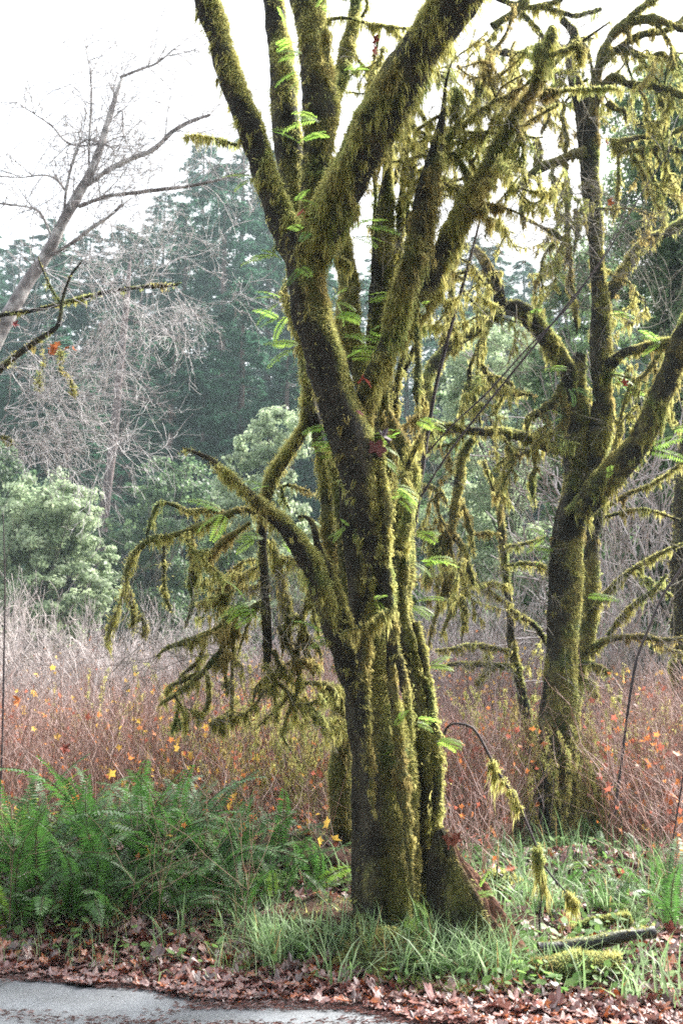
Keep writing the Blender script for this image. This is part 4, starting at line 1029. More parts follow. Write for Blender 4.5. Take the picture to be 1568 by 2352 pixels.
def broadleaf(label, px, d, py_top, halfw_px, py_bot, n, leaf, cols, seed, nblob=9, group=None, name='broadleaf_tree', depth_f=0.8, shape='round'):
    top = P(px, py_top, d); bot = P(px, py_bot, d); hw = halfw_px * d / F
    g = float(gz(top[0], d))
    H = top[2] - g; zb = max(0.2, bot[2] - g)
    rg = np.random.default_rng(seed)
    rt = thing(name, label, 'tree', (top[0], d, g), group, 0)
    blobs = []
    for i in range(nblob):
        t = (i + 0.5) / nblob
        z = zb + (H - zb) * t
        w = hw * (math.sin(math.pi * min(1, 0.25 + 0.75 * t)) ** 0.6 if shape == 'round' else (1 - 0.6 * t))
        a = rg.random() * 6.28; o = w * 0.6 * rg.random() ** 0.5
        r = (hw * 0.40 + (H - zb) * 0.05) * (0.7 + 0.5 * rg.random())
        if i == nblob - 1: o *= 0.3; z = H - r * 0.75
        blobs.append((math.cos(a) * o, math.sin(a) * o * depth_f, min(z, H - r * 0.7), r, r, r * 0.8))
    for i in range(nblob):
        a = rg.random() * 6.28; t = rg.random(); z = zb + (H - zb) * t * 0.85
        w = hw * 0.75
        r = hw * 0.3 * (0.7 + 0.6 * rg.random())
        blobs.append((math.cos(a) * w * 0.9, math.sin(a) * w * depth_f, z, r, r, r * 0.8))
    v, f, c, cc = leaf_cloud(blobs, n, leaf, cols, seed)
    b = MB(); b.add(v, f4=f, c=c); b.build('crown', M_LEAF, rt, kind='stuff')
    t = MB()
    tr = max(0.05, hw * 0.06)
    S = tube_surface([[0, 0, -0.2, tr * 1.2], [0.1, 0, H * 0.35, tr], [0, 0.1, H * 0.75, tr * 0.4]], 8, 0.3, seed=seed, mossy=0); S['col'][:] = (0.07, 0.06, 0.05)
    add_tube(t, S)
    t.build('trunk', M_ALDER, rt)
    w = MB()
    for i in rg.choice(len(cc), min(50, len(cc)), replace=False):
        z0 = min(cc[i][2] * 0.6, H * 0.7) ; q = np.array([[0, 0, z0], cc[i] * [0.5, 0.5, 0.5] + [0, 0, z0 * 0.45], cc[i]])
        ribbon(w, q, np.array([tr * 0.35, tr * 0.2, tr * 0.06]), 3, (0.08, 0.07, 0.06))
    w.build('limbs', M_ALDER, rt, kind='stuff')
    return rt

PALE = ((0.17, 0.225, 0.13), (0.28, 0.33, 0.21))
MIDG = ((0.07, 0.12, 0.05), (0.13, 0.19, 0.085))
DARKG = ((0.035, 0.07, 0.032), (0.09, 0.13, 0.06))
broadleaf('pale green rounded bush tree standing before the dark forest at far left', 110, 34, 1095, 165, 1470, 26000, 0.17, PALE, 1, 11)
broadleaf('pale green bushy tree just behind the left drooping branches, lighter than the conifers', 640, 36, 935, 130, 1400, 24000, 0.16, PALE, 2, 12)
broadleaf('mid green bush low behind the drooping branches left of the big maple', 530, 40, 1180, 110, 1480, 14000, 0.17, MIDG, 3, 8)
broadleaf('green bushy tree seen between the big maple and the second maple', 1150, 30, 740, 160, 1500, 40000, 0.13, PALE, 4, 12)
broadleaf('blue green low bush under the gap between the two mossy maples', 1080, 34, 1150, 150, 1580, 16000, 0.15, MIDG, 5, 9)
broadleaf('tall evergreen broadleaf tree filling the upper right corner behind the moss', 1510, 20, 170, 190, 1100, 90000, 0.095, MIDG, 6, 20)
broadleaf('dark evergreen bush tree low at the right behind the thicket', 1500, 22, 880, 180, 1550, 34000, 0.11, DARKG, 7, 14)
broadleaf('mid green leafy tree directly behind the second maple fork', 1330, 27, 560, 150, 1300, 36000, 0.12, MIDG, 8, 12)
broadleaf('round bluish bush low behind the slim stem with reaching arms', 1440, 26, 1370, 110, 1600, 14000, 0.12, MIDG, 9, 8)
broadleaf('rounded pale shrub low behind the second maple on its left', 1230, 28, 1270, 110, 1600, 14000, 0.12, MIDG, 10, 8)
broadleaf('dark evergreen tree behind the pale bush at the left edge', -20, 44, 1010, 130, 1500, 16000, 0.2, DARKG, 11, 9)
broadleaf('dark green understorey tree between the pale bush and the big maple', 360, 46, 1050, 170, 1500, 20000, 0.2, DARKG, 12, 10)

broadleaf('slender green tree low between the two mossy maples, in front of the conifers', 1030, 40, 900, 110, 1500, 20000, 0.17, MIDG, 13, 10)
broadleaf('leafy evergreen tree at the right edge behind the dark trunk', 1580, 25, 520, 110, 1400, 40000, 0.10, DARKG, 14, 12)

# bare grey shrubs in front of the green, each one a fine haze of twigs
def bare_shrub_mesh(seed, H=4.0, stems=11, depth=3, col=(0.42, 0.37, 0.36)):
    global rng
    keep = rng; rng = np.random.default_rng(seed)
    b = MB()
    for i in range(stems):
        a = rng.random() * 6.28; o = rng.random() * 0.3
        grow(b, [math.cos(a) * o, math.sin(a) * o, -0.1], [math.cos(a) * 0.5, math.sin(a) * 0.5, 1.2], H * (0.45 + 0.25 * rng.random()), 0.018, depth, 0.03, 0.3, 4, 3, np.array(col) * (0.7 + 0.6 * rng.random()), minr=0.006, ang=0.55, shrink=0.62)
    me = b.mesh('twigs', M_CANE); rng = keep
    return me
BS = [bare_shrub_mesh(i) for i in (1, 2, 3)]
shrubs = [(20, 1230, 24), (90, 1260, 22), (170, 1300, 23), (250, 1330, 25), (330, 1340, 24), (410, 1330, 27), (500, 1300, 25), (590, 1290, 26), (680, 1300, 24), (60, 1380, 19), (200, 1390, 19), (350, 1400, 20), (480, 1390, 20), (640, 1400, 20), (1000, 1130, 24), (1060, 1190, 21), (1190, 1230, 24), (1010, 1380, 20), (1110, 1340, 19), (1400, 1250, 19), (1550, 1290, 18), (1230, 1400, 19), (1450, 740, 18)]
for k, (px, py, d) in enumerate(shrubs):
    top = P(px, py, d); g = float(gz(top[0], d)); H = top[2] - g
    side = 'left of the big maple' if px < 800 else 'right of the big maple'
    nth = k if px < 800 else k - 14
    rt = thing('bare_shrub', 'grey leafless shrub behind the thicket, %s from left among those %s' % (ordn[sorted([s[0] for s in shrubs if (s[0] < 800) == (px < 800)]).index(px)], side), 'shrub', (top[0], d, g), 'bare grey shrubs behind the thicket', rng.random() * 6.28)
    s = H / 4.3
    link_mesh('twigs', BS[k % 3], rt, scale=(max(s * 0.8, 0.8), max(s * 0.8, 0.8), s), kind='stuff')
# ------------------------------------------------------------------ red thicket across the meadow
def thicket():
    b = MB(); lf = MB()
    N = 21000
    # canes, denser near
    y = 9.6 + 35 * rng.random(N) ** 1.6
    near = rng.random(N) < 0.035; y = np.where(near, rng.uniform(7.3, 9.8, N), y)
    x = (rng.random(N) * 2 - 1) * (y * 0.38 + 0.6)
    keep = ~((np.abs(x - b2[0] * y / D2) < 0.5) & (y < D2 + 0.4))
    thin = smooth(9.8, 12.6, y + 0.8 * (x > 0) + 0.8 * noise(np.stack([x, y, y * 0], 1), 0.8, 5))
    keep &= rng.random(N) < np.where(near, np.where(x > 0.6, 0.9, 0.25), 0.15 + 0.85 * thin)
    x, y = x[keep], y[keep]; N = len(x)
    z = gz(x, y)
    H = (1.4 + 0.85 * rng.random(N)) * (0.85 + 0.5 * noise(np.stack([x, y, y * 0], 1), 0.45, 8, 2)) * (0.65 + 0.35 * smooth(10, 16, y))
    H *= 1.08 + 0.35 * smooth(18, 40, y)
    H = np.where(near[keep], H * rng.uniform(0.3, 0.9, N), H)
    lean = rng.normal(0, 0.22, (N, 2))
    n = 4
    s = np.linspace(0, 1, n + 1)
    wob = rng.normal(0, 0.05, (N, n + 1, 2)).cumsum(1)
    pts = np.zeros((N, n + 1, 3))
    pts[:, :, 0] = x[:, None] + lean[:, 0:1] * s ** 1.5 * H[:, None] + wob[:, :, 0]
    pts[:, :, 1] = y[:, None] + lean[:, 1:2] * s ** 1.5 * H[:, None] + wob[:, :, 1]
    pts[:, :, 2] = z[:, None] + s * H[:, None] - 0.03
    redder = smooth(-0.2, 0.4, noise(np.stack([x, y, y * 0], 1), 0.6, 14, 2))
    base = mix((0.21, 0.095, 0.070), (0.38, 0.25, 0.21), rng.random(N))
    base = base * (1 - 0.45 * redder[:, None] * np.array([0.5, 0.9, 1.0]))
    olive = smooth(0.1, 0.5, noise(np.stack([x, y, y * 0], 1), 0.5, 12, 2)) * rng.random(N)
    base = mix(base, (0.12, 0.10, 0.05), olive * 0.7)
    ws = np.maximum(1.0, y / 16)
    def prism(P_, r0, r1, col):
        M, K, _ = P_.shape
        rad = (r0[:, None] + (r1 - r0)[:, None] * np.linspace(0, 1, K)[None, :])
        out = []
        for j in range(3):
            a = j * 2.0944
            out.append(P_ + np.stack([np.cos(a) * rad, np.sin(a) * rad, np.zeros_like(rad)], -1))
        v = np.stack(out, 2)                      # M,K,3,3
        idx = np.arange(M * K * 3).reshape(M, K, 3)
        f = []
        for j in range(3):
            f.append(np.stack([idx[:, :-1, j], idx[:, :-1, (j + 1) % 3], idx[:, 1:, (j + 1) % 3], idx[:, 1:, j]], -1).reshape(-1, 4))
        b.add(v.reshape(-1, 3), f4=np.concatenate(f), c=np.repeat(col, K * 3, axis=0))
    prism(pts, 0.0048 * ws, 0.0022 * ws, base)
    # side twigs
    for rep in range(5):
        seg = rng.integers(1, n, N); t = rng.random(N)[:, None]
        p0 = pts[np.arange(N), seg] * (1 - t) + pts[np.arange(N), seg + 1] * t
        dv = np.stack([rng.normal(0, 0.8, N), rng.normal(0, 0.8, N), 0.25 + rng.random(N)], 1)
        dv /= np.linalg.norm(dv, axis=1)[:, None]
        L = (0.15 + 0.4 * rng.random(N))[:, None]
        p1 = p0 + dv * L * 0.5 + rng.normal(0, 0.03, (N, 3)); p2 = p1 + dv * L * 0.5 + rng.normal(0, 0.04, (N, 3)) + [0, 0, 0.03]
        q = np.stack([p0, p1, p2], 1)
        prism(q, 0.0025 * ws, 0.0013 * ws, mix(base, (0.62, 0.47, 0.45), rng.random(N) * 0.8))
    b.build('thicket', M_CANE, kind='stuff', label='dense reddish brown thicket of bare canes across the meadow', cat='thicket')
    # leaves still hanging
    M = 50000
    i = rng.integers(0, N, M); seg = rng.integers(1, n, M); t = rng.random(M)[:, None]
    p = pts[i, seg] * (1 - t) + pts[i, seg + 1] * t + rng.normal(0, 0.035, (M, 3))
    pn = p * [1, 0.35, 1]
    kk = rng.random(M) < 0.25 + 0.9 * smooth(-0.1, 0.5, noise(pn, 0.7, 15, 2))
    p = p[kk]; M = len(p)
    ty = rng.random(M) + 0.35 * noise(p * [1, .35, 1], 0.5, 19, 1) + 0.25 * smooth(0.8, 2.0, p[:, 2] - gz(p[:, 0], p[:, 1])) + 0.1 * (p[:, 0] < 0)
    col = np.where(ty[:, None] > 1.05, np.array([0.66, 0.42, 0.08]), np.where(ty[:, None] > 0.6, np.array([0.48, 0.17, 0.05]), np.array([0.24, 0.07, 0.045])))
    col = col * (0.6 + 0.7 * rng.random(M))[:, None]
    sz = (0.022 + 0.032 * rng.random(M) ** 2)[:, None] * np.maximum(1, p[:, 1] / 26)[:, None] * np.where(ty > 1.12, 1.3, 1.0)[:, None]
    nn = rng.normal(0, 1, (M, 3)); nn /= np.linalg.norm(nn, axis=1)[:, None]
    d = np.cross(nn, rng.normal(0, 1, (M, 3))); d /= np.linalg.norm(d, axis=1)[:, None]; sd = np.cross(nn, d)
    # lobed, folded leaves
    an = np.array([0.0, 0.55, 1.05, 1.6, 2.3, 3.14, -2.3, -1.6, -1.05, -0.55]); rd = np.array([1.1, 0.55, 0.95, 0.5, 0.75, 0.25, 0.75, 0.5, 0.95, 0.55])
    fold = (rng.random(M) * 0.9)[:, None]
    V = [p]
    for a_, r_ in zip(an, rd):
        V.append(p + (d * math.cos(a_) * r_ + sd * math.sin(a_) * r_ + nn * (abs(math.sin(a_)) * r_) * fold) * sz)
    v = np.stack(V, 1).reshape(-1, 3); q = np.arange(M)[:, None] * 11
    f = np.concatenate([np.concatenate([q, q + 1 + k, q + 1 + (k + 1) % 10], 1) for k in range(10)])
    lf.add(v, f3=f, c=np.repeat(col, 11, axis=0))
    lf.build('autumn_leaves', M_LEAF, kind='stuff', label='orange, rust and yellow leaves still hanging on the thicket canes', cat='leaves')
thicket()

# mossy stems at the near edge of the thicket
def mossy_clump_mesh(seed, stems=7):
    global rng
    keep = rng; rng = np.random.default_rng(seed)
    b = MB(); mo = MB(); out = []
    for i in range(stems):
        a = rng.random() * 6.28
        o = rng.random() * 0.25
        grow(b, [math.cos(a) * o, math.sin(a) * o, -0.05], [math.cos(a) * 0.3, math.sin(a) * 0.3, 1.3], 0.8 + 0.8 * rng.random(), 0.008, 1, 0.02, 0.22, 2, 4, (0.10, 0.075, 0.045), out, minr=0.003, ang=0.5)
    for pts, rr in out:
        if rng.random() < 0.25: continue
        path = np.concatenate([pts, (rr + 0.004)[:, None]], 1)
        S = tube_surface(path, 6, 0.04, lump=0.5, seed=seed, mossy=1.0)
        S['m'][:] = 1
        fuzz(mo, S, 160, L=0.03, w=0.009)
        hang(mo, S, 14, L=0.13, per=10, w=0.009, spread=0.016)
    me = (b.mesh('stems', M_CANE), mo.mesh('moss', M_MOSS)); rng = keep
    return me
MC = [mossy_clump_mesh(i) for i in (1, 2, 3, 4)]
spots = [(520, 1930), (600, 1945), (660, 1935), (700, 1920), (480, 1900), (730, 1950), (570, 1890), (410, 1880), (300, 1850), (220, 1840), (1060, 1890), (1110, 1905), (1160, 1890), (1040, 1920), (1180, 1930), (1330, 1900), (1370, 1925), (1420, 1900), (1460, 1930), (1520, 1900), (1560, 1930), (1400, 1950), (1300, 1950), (1490, 1870), (640, 1880), (130, 1840)]
def on_ground(x, y):
    """point of the (nearly flat) ground seen at a pixel"""
    lo, hi = 4.0, 60.0
    for _ in range(50):
        m = (lo + hi) / 2; p = P(x, y, m)
        if p[2] > float(gz(p[0], p[1])): lo = m
        else: hi = m
    return P(x, y, lo)
for k, (px, py) in enumerate(spots):
    p = on_ground(px, py); p[1] = max(p[1], 9.3); p = np.array([P(px, py, p[1])[0], p[1], float(gz(P(px, py, p[1])[0], p[1]))])
    sidel = 'left of' if px < 800 else 'right of'
    xs = sorted([q for q in spots if (q[0] < 800) == (px < 800)])
    i = xs.index((px, py))
    lab = 'low moss hung shrub, %s from left of those %s the big maple' % (ordn[i] if i < 16 else 'last', sidel)
    if i >= 16: lab = 'low mossy shrub standing at the right edge of the view, number %s behind the grass' % ordn[i - 16]
    rt = thing('mossy_shrub', lab, 'shrub', p, 'mossy shrubs at the edge of the thicket', rng.random() * 6.28)
    s = 0.75 + 0.45 * rng.random()
    link_mesh('stem', MC[k % 4][0], rt, scale=(s, s, s), kind='stuff'); link_mesh('moss', MC[k % 4][1], rt, scale=(s, s, s), kind='stuff')

# ------------------------------------------------------------------ ferns
def frond_mesh(name, L, npair, width, arc, mat, col, seed, droop=0.0, taper=0.9):
    """pinnate frond growing along +X, arching; base at origin"""
    rg = np.random.default_rng(seed)
    b = MB()
    t = np.linspace(0, 1, 14)
    ang = arc[0] + (arc[1] - arc[0]) * t ** 1.2
    dx = np.cos(ang); dz = np.sin(ang)
    px = np.concatenate([[0], np.cumsum((dx[1:] + dx[:-1]) / 2)]) * L / 13; pz = np.concatenate([[0], np.cumsum((dz[1:] + dz[:-1]) / 2)]) * L / 13
    py = 0.05 * L * np.sin(t * 3 + seed)
    ribbon(b, np.stack([px, py, pz], 1), np.linspace(0.004, 0.0012, 14) * (L / 0.8 + 0.3), 3, (0.09, 0.08, 0.03))
    V, C = [], []
    s0 = 0.14
    for i in range(npair):
        s = s0 + (1 - s0) * i / npair
        x = np.interp(s, t, px); y = np.interp(s, t, py); z = np.interp(s, t, pz); a = np.interp(s, t, ang)
        T = np.array([math.cos(a), 0, math.sin(a)]); U = np.array([-math.sin(a), 0, math.cos(a)])
        w = width * (math.sin(math.pi * (0.12 + 0.86 * s) ** 0.85) ** 0.55 if taper > 0.5 else (1 - s) ** 0.6) * (0.9 + 0.2 * rg.random())
        h = 0.42 * (L * (1 - s0) / npair)
        for sg in (1, -1):
            S = np.array([0, sg, 0.0])
            dirv = S * 0.95 + T * 0.30 + U * rg.normal(-0.12 - droop, 0.10); dirv /= np.linalg.norm(dirv)
            p = np.array([x, y, z])
            V += [p - T * h * 0.8, p + dirv * w * 0.5 - T * h, p + dirv * w + U * (-0.06 * w), p + dirv * w * 0.45 + T * h]
            cc = np.array(col) * (0.8 + 0.4 * rg.random())
            C += [cc] * 4
    b.add(np.array(V), f4=np.arange(len(V)).reshape(-1, 4), c=np.array(C))
    return b.mesh(name, mat)

G1 = (0.048, 0.120, 0.024); G2 = (0.12, 0.21, 0.03); G3 = (0.19, 0.25, 0.035)
SF = [frond_mesh('frond', 0.85, 34, 0.085, (1.15, -0.35), M_FERN, G1, 1, 0.1), frond_mesh('frond', 0.80, 32, 0.08, (0.95, -0.7), M_FERN, G1, 2, 0.15),
      frond_mesh('frond', 0.75, 32, 0.08, (1.35, 0.35), M_FERN, G1, 3, 0.1), frond_mesh('frond', 0.7, 30, 0.075, (0.55, -0.6), M_FERN, G2, 4, 0.1),
      frond_mesh('frond', 0.8, 34, 0.085, (1.2, -0.1), M_FERN, G2, 5, 0.1)]
SFy = frond_mesh('frond', 0.6, 28, 0.075, (0.9, -0.3), M_FERN, G3, 6, 0.1)
SFbrown = frond_mesh('frond', 0.6, 28, 0.06, (0.3, -1.3), M_DEAD, (0.14, 0.055, 0.04), 7, 0.5)
sword = [  # px, py of the crown on the ground, size, fronds, label
 (40, 2130, 0.9, 16, 'dark sword fern clump at the left edge, closest to the road'),
 (150, 2120, 0.9, 16, 'sword fern clump behind the leaves at lower left, right of the edge one'),
 (255, 2060, 1.0, 18, 'sword fern clump with drooping dark fronds in the lower middle of the fern bank'),
 (20, 2030, 1.0, 18, 'sword fern clump at the left edge, halfway up the fern bank'),
 (120, 2010, 1.0, 18, 'sword fern clump of bluish fronds in the left half of the fern bank'),
 (330, 2000, 1.05, 20, 'broad sword fern clump with glossy tips in the middle of the fern bank'),
 (415, 1990, 1.15, 22, 'tallest upright sword fern clump on the right of the fern bank'),
 (500, 2010, 0.95, 16, 'sword fern clump reaching right over the fallen leaves beside the fern bank'),
 (200, 1950, 1.05, 18, 'sword fern clump high on the fern bank under the pale shrub'),
 (60, 1935, 1.05, 18, 'light green sword fern clump at the upper left of the fern bank'),
 (300, 1930, 1.0, 18, 'upright sword fern clump at the top of the fern bank before the thicket'),
 (400, 1925, 1.0, 16, 'sword fern clump at the top right of the fern bank'),
 (140, 1900, 0.95, 14, 'yellow green sword fern clump at the back of the fern bank'),
 (0, 1900, 0.95, 14, 'yellow green sword fern at the back left corner of the view'),
 (580, 2070, 0.7, 12, 'small sword fern lying low between the fern bank and the maple'),
 (715, 2045, 0.75, 12, 'yellow green sword fern right beside the left foot of the big maple'),
 (640, 2080, 0.6, 10, 'low sword fern on the leafy mound left of the big maple'),
 (790, 2150, 0.62, 10, 'small green fern arching against the front of the big trunk'),
 (1545, 2140, 0.7, 10, 'sword fern cut by the right edge near the fallen log'),
 (1180, 1990, 0.45, 8, 'small pale fern on the mossy mound right of the stump'),
 (1110, 1985, 0.5, 8, 'small fern right behind the broken stump'),
 (1300, 2000, 0.45, 8, 'small fern on the leafy mound under the second maple'),
 (1480, 2010, 0.5, 8, 'small bluish fern on the mound near the right edge'),
 (1390, 1985, 0.4, 7, 'tiny fern at the back of the mound on the right'),
 (450, 2095, 0.75, 12, 'low sword fern in the grass below the right end of the fern bank'),
 (350, 2110, 0.8, 13, 'sword fern in front of the fern bank behind the grass'),
 (545, 2110, 0.6, 10, 'small low sword fern in the grass between fern bank and trunk'),
 (520, 1950, 0.9, 14, 'sword fern at the upper right end of the fern bank'),
 (230, 2125, 0.8, 13, 'low sword fern at the front of the fern bank near the road leaves'),
 (90, 2070, 0.95, 15, 'sword fern with drooping tips near the left edge, middle row'),
 (620, 2150, 0.45, 8, 'tiny fern low in the dark bank left of the big trunk'),
 (700, 2130, 0.45, 8, 'tiny fern on the earthy mound touching the big trunk'),
 (1270, 2050, 0.45, 8, 'small green fern behind the arching cane foot'),
 (1430, 2060, 0.5, 8, 'small green fern above the black fallen pole'),
 (1350, 1950, 0.5, 8, 'small fern in the grass before the second maple'),
 (1230, 2110, 0.5, 9, 'small fern in the leaf litter between the stump and the black pole'),
 (1400, 2110, 0.5, 9, 'small fern just behind the middle of the black pole'),
 (1330, 2060, 0.5, 9, 'small fern in the litter below the mossy hump at right'),
 (1500, 2070, 0.6, 10, 'bigger fern near the right edge above the end of the black pole'),
 (1090, 2020, 0.5, 8, 'fern half hidden behind the stump, low'),
 (470, 2050, 1.0, 16, 'sword fern leaning right at the end of the fern bank, lower row'),
 (600, 2000, 0.8, 13, 'sword fern before the rotting log left of the slim maple'),
 (1170, 2060, 0.4, 7, 'little yellow fern in the grass right of the stump'),
]
for (px, py, s, nf, lab) in sword:
    p = on_ground(px, py)
    if px < 520 and py < 2000: p = P(px, py, min(p[1], 9.0)); 
    p[2] = float(gz(p[0], p[1])) - 0.02
    rt = thing('sword_fern', lab, 'fern', p, 'sword ferns')
    yel = 'yellow' in lab or 'light green' in lab
    a0 = rng.random() * 6.28
    s *= 1.12
    for i in range(int(nf * 0.8)):
        a = a0 + i * 2.4 + rng.normal(0, 0.15)
        me = SF[rng.integers(0, 3 if not yel else 5)]
        if yel and rng.random() < 0.5: me = SFy
        if rng.random() < 0.10: me = SFbrown
        if rng.random() < 0.15: me = SF[3]
        k = s * 1.0 * (0.7 + 0.45 * rng.random())
        link_mesh('frond', me, rt, (0.03 * math.cos(a), 0.03 * math.sin(a), 0), (rng.normal(0, 0.35), rng.normal(0, 0.18) - (0.35 if i % 3 == 0 else 0), a), (k, k, k))

# licorice ferns growing in the moss
LF = [frond_mesh('frond', 0.20, 15, 0.042, (0.35, -0.45), M_LICO, (0.20, 0.33, 0.06), 11), frond_mesh('frond', 0.17, 13, 0.038, (0.1, -0.7), M_LICO, (0.24, 0.36, 0.065), 12),
      frond_mesh('frond', 0.22, 16, 0.04, (-0.4, -1.2), M_LICO, (0.10, 0.20, 0.045), 13)]
lico = [ # px, py, d, facing (-1 left, 1 right, 0 towards us/down), size, label
 (632, 112, 6.9, 1, 1.1, 'upper fern on the second stem from the left near the top of the view'),
 (690, 128, 6.2, -1, 1.0, 'fern left of the clump of moss hanging at the top of the big maple'),
 (690, 170, 6.2, -1, .9, 'small fern low on the left edge of the straight upright stem'),
 (640, 8, 6.8, 1, 1.0, 'fern at the top edge on the second stem from the left'),
 (735, 15, 6.3, 1, .9, 'fern at the top edge on the straight upright stem'),
 (800, 165, 6.4, 1, 1.3, 'long fern hanging in the bright gap between upright stem and dark limb'),
 (745, 275, 6.0, -1, 1.5, 'large bright fern left of the great dark limb'),
 (758, 312, 6.0, -1, 1.2, 'bright fern just under the large one on the great dark limb'),
 (618, 300, 6.3, 1, 1.0, 'fern on the right edge of the upper left limb'),
 (580, 405, 6.3, -1, 1.1, 'fern hanging on the left side of the upper left limb'),
 (680, 465, 6.1, 1, 1.2, 'fern rising in the main fork of the big maple'),
 (700, 530, 6.0, 0, 1.2, 'fern hanging in front of the dark main fork'),
 (690, 610, 6.1, 0, 1.3, 'dark green fern dangling down the black bark below the fork'),
 (640, 590, 6.4, -1, 1.6, 'long fern sticking out left below the main fork'),
 (648, 690, 6.9, -1, 1.3, 'fern on the small curled stem left of the trunk'),
 (655, 735, 6.9, -1, 1.3, 'fern lower on the small curled stem left of the trunk'),
 (690, 800, 6.8, -1, 1.6, 'long pale fern hanging left at mid height of the big maple'),
 (770, 690, 6.5, 1, 1.2, 'upper fern of the row in the lit crotch of the big maple'),
 (775, 720, 6.5, 1, 1.3, 'second fern down in the lit crotch of the big maple'),
 (782, 765, 6.5, 1, 1.5, 'largest fern in the lit crotch of the big maple'),
 (800, 815, 6.5, 1, 1.4, 'fourth fern down in the lit crotch of the big maple'),
 (835, 690, 6.8, 1, 1.1, 'fern lit from behind in the gap right of the inner stem'),
 (840, 770, 6.8, 1, 1.0, 'lower fern in the gap right of the inner stem'),
 (850, 810, 6.8, 1, 1.0, 'lowest fern in the gap beside the inner stem'),
 (825, 520, 6.6, 1, 1.4, 'fern sticking right beside the underside of the great dark limb'),
 (815, 545, 6.6, 1, 1.2, 'lower fern beside the underside of the great dark limb'),
 (770, 985, 6.3, -1, 1.2, 'yellow green fern left of the leaning stem above the low limb'),
 (765, 1015, 6.3, -1, 1.1, 'second yellow green fern left of the leaning stem'),
 (768, 1035, 6.3, -1, 1.0, 'third yellow green fern left of the leaning stem'),
 (845, 1010, 6.2, 1, 1.2, 'pale fern beside the dark dead leaves on the trunk'),
 (860, 1045, 6.2, 1, 1.1, 'pale fern just below the dark dead leaves on the trunk'),
 (905, 1120, 6.4, 1, 1.2, 'fern on the mossy right stem below the dead leaves'),
 (915, 1150, 6.3, 0, 1.1, 'fern hanging over the mossy right stem'),
 (800, 1205, 6.3, -1, 1.0, 'single fern on the bark between the stems'),
 (955, 1225, 6.5, 1, 1.2, 'fern on the right edge of the trunk at the level of the low limb'),
 (955, 1290, 6.5, 1, 1.3, 'long fern on the right edge of the trunk above the mossy twig'),
 (950, 1380, 6.5, 1, 1.2, 'fern on the right edge of the trunk level with the mossy twig'),
 (985, 1530, 6.5, 1, 1.1, 'fern on the right trunk above the red thicket'),
 (870, 1375, 6.2, 0, 1.1, 'fern in the seam of the trunk above the mossy twig'),
 (760, 1470, 6.3, -1, 1.4, 'fern at the left foot of the dark low limb'),
 (935, 1630, 6.2, 0, 1.0, 'small fern hanging on the right trunk over the red thicket'),
 (955, 1660, 6.2, 1, 1.1, 'fern in the seam between the two trunks'),
 (1000, 1700, 6.3, 1, 1.0, 'fern just below the arching cane foot on the right trunk'),
 (935, 1720, 6.4, -1, 1.0, 'fern low in the gap between the two trunks'),
 (790, 1640, 7.8, -1, 1.2, 'fern on the bent mossy branch of the slim maple'),
 (570, 1385, 7.0, -1, 1.6, 'bright fern on the lower drooping branch'),
 (590, 1405, 7.0, -1, 1.2, 'lower bright fern on the drooping branch'),
 (510, 1180, 6.9, -1, 1.3, 'fern on the top left drooping branch'),
 (610, 1120, 6.9, -1, 1.0, 'fern behind the end of the dark low limb'),
 (640, 1250, 7.0, 1, 1.2, 'fern between the drooping branch and the dark low limb'),
 (600, 1240, 7.0, -1, 1.2, 'fern hanging left of the vertical drooping branch'),
 (975, 700, 6.3, 0, .9, 'small fern on the second right-hand stem of the big maple'),
 (960, 960, 6.6, 1, 1.2, 'yellow green fern right of the dead leaves near the tall dark stem'),
 (1310, 850, 11.0, -1, 1.6, 'fern on the broken top of the second maple'),
 (1305, 890, 11.0, 0, 1.6, 'fern hanging below the broken top of the second maple'),
 (1300, 960, 11.2, -1, 2.0, 'fern on the left side of the second maple above its long arm'),
 (1400, 860, 11.2, 1, 2.0, 'fern right of the upright stem of the second maple'),
 (1400, 720, 11.2, 1, 1.8, 'fern below the side branch of the second maple'),
 (1440, 900, 11.2, 1, 1.8, 'fern in the V between the two upper limbs of the second maple'),
 (1490, 1030, 10.8, 1, 2.0, 'fern hanging below the right limb of the second maple'),
 (1545, 990, 10.8, 1, 2.0, 'fern at the right edge under the right limb of the second maple'),
 (1400, 1090, 10.8, 0, 1.8, 'fern on the underside of the right limb near the fork'),
 (1345, 1370, 11.4, 1, 1.8, 'fern on the right side of the second maple trunk'),
 (1255, 1230, 11.4, -1, 1.8, 'fern on the left side of the second maple trunk'),
 (1275, 1270, 11.4, -1, 1.5, 'lower fern on the left side of the second maple trunk'),
 (1230, 720, 11.0, 0, 1.5, 'fern on the arching left arm of the second maple'),
 (1520, 790, 10.6, -1, 1.8, 'fern at the tip of the short mossy side branch on the right'),
 (955, 2075, 6.1, 0, .9, 'little green fern near the foot of the big maple'),
 (950, 2110, 6.1, 0, .9, 'lowest little fern on the foot of the big maple'),
 (1090, 2060, 6.0, 1, .9, 'little pale fern on the broken stump'),
]
for (px, py, d, face, s, lab) in lico:
    p = P(px, py, d)
    rt = thing('licorice_fern', lab, 'fern', p, 'small ferns growing in the moss')
    nf = 3 if face else 2
    for i in range(nf):
        if face == 0:
            a = rng.uniform(-2.2, -0.9); me = LF[rng.integers(0, 3)]; ry = rng.normal(0.2, 0.2)
        else:
            a = (0 if face > 0 else math.pi) + rng.normal(-0.3 * face, 0.45); me = LF[rng.integers(0, 2)]; ry = rng.normal(0.1, 0.35)
        k = s * (0.7 + 0.4 * rng.random()) * 1.05
        link_mesh('frond', me, rt, rng.normal(0, 0.015, 3), (rng.normal(0.5 if face else 0, 0.3) * (1 if face > 0 else -1), ry, a), (k, k, k))

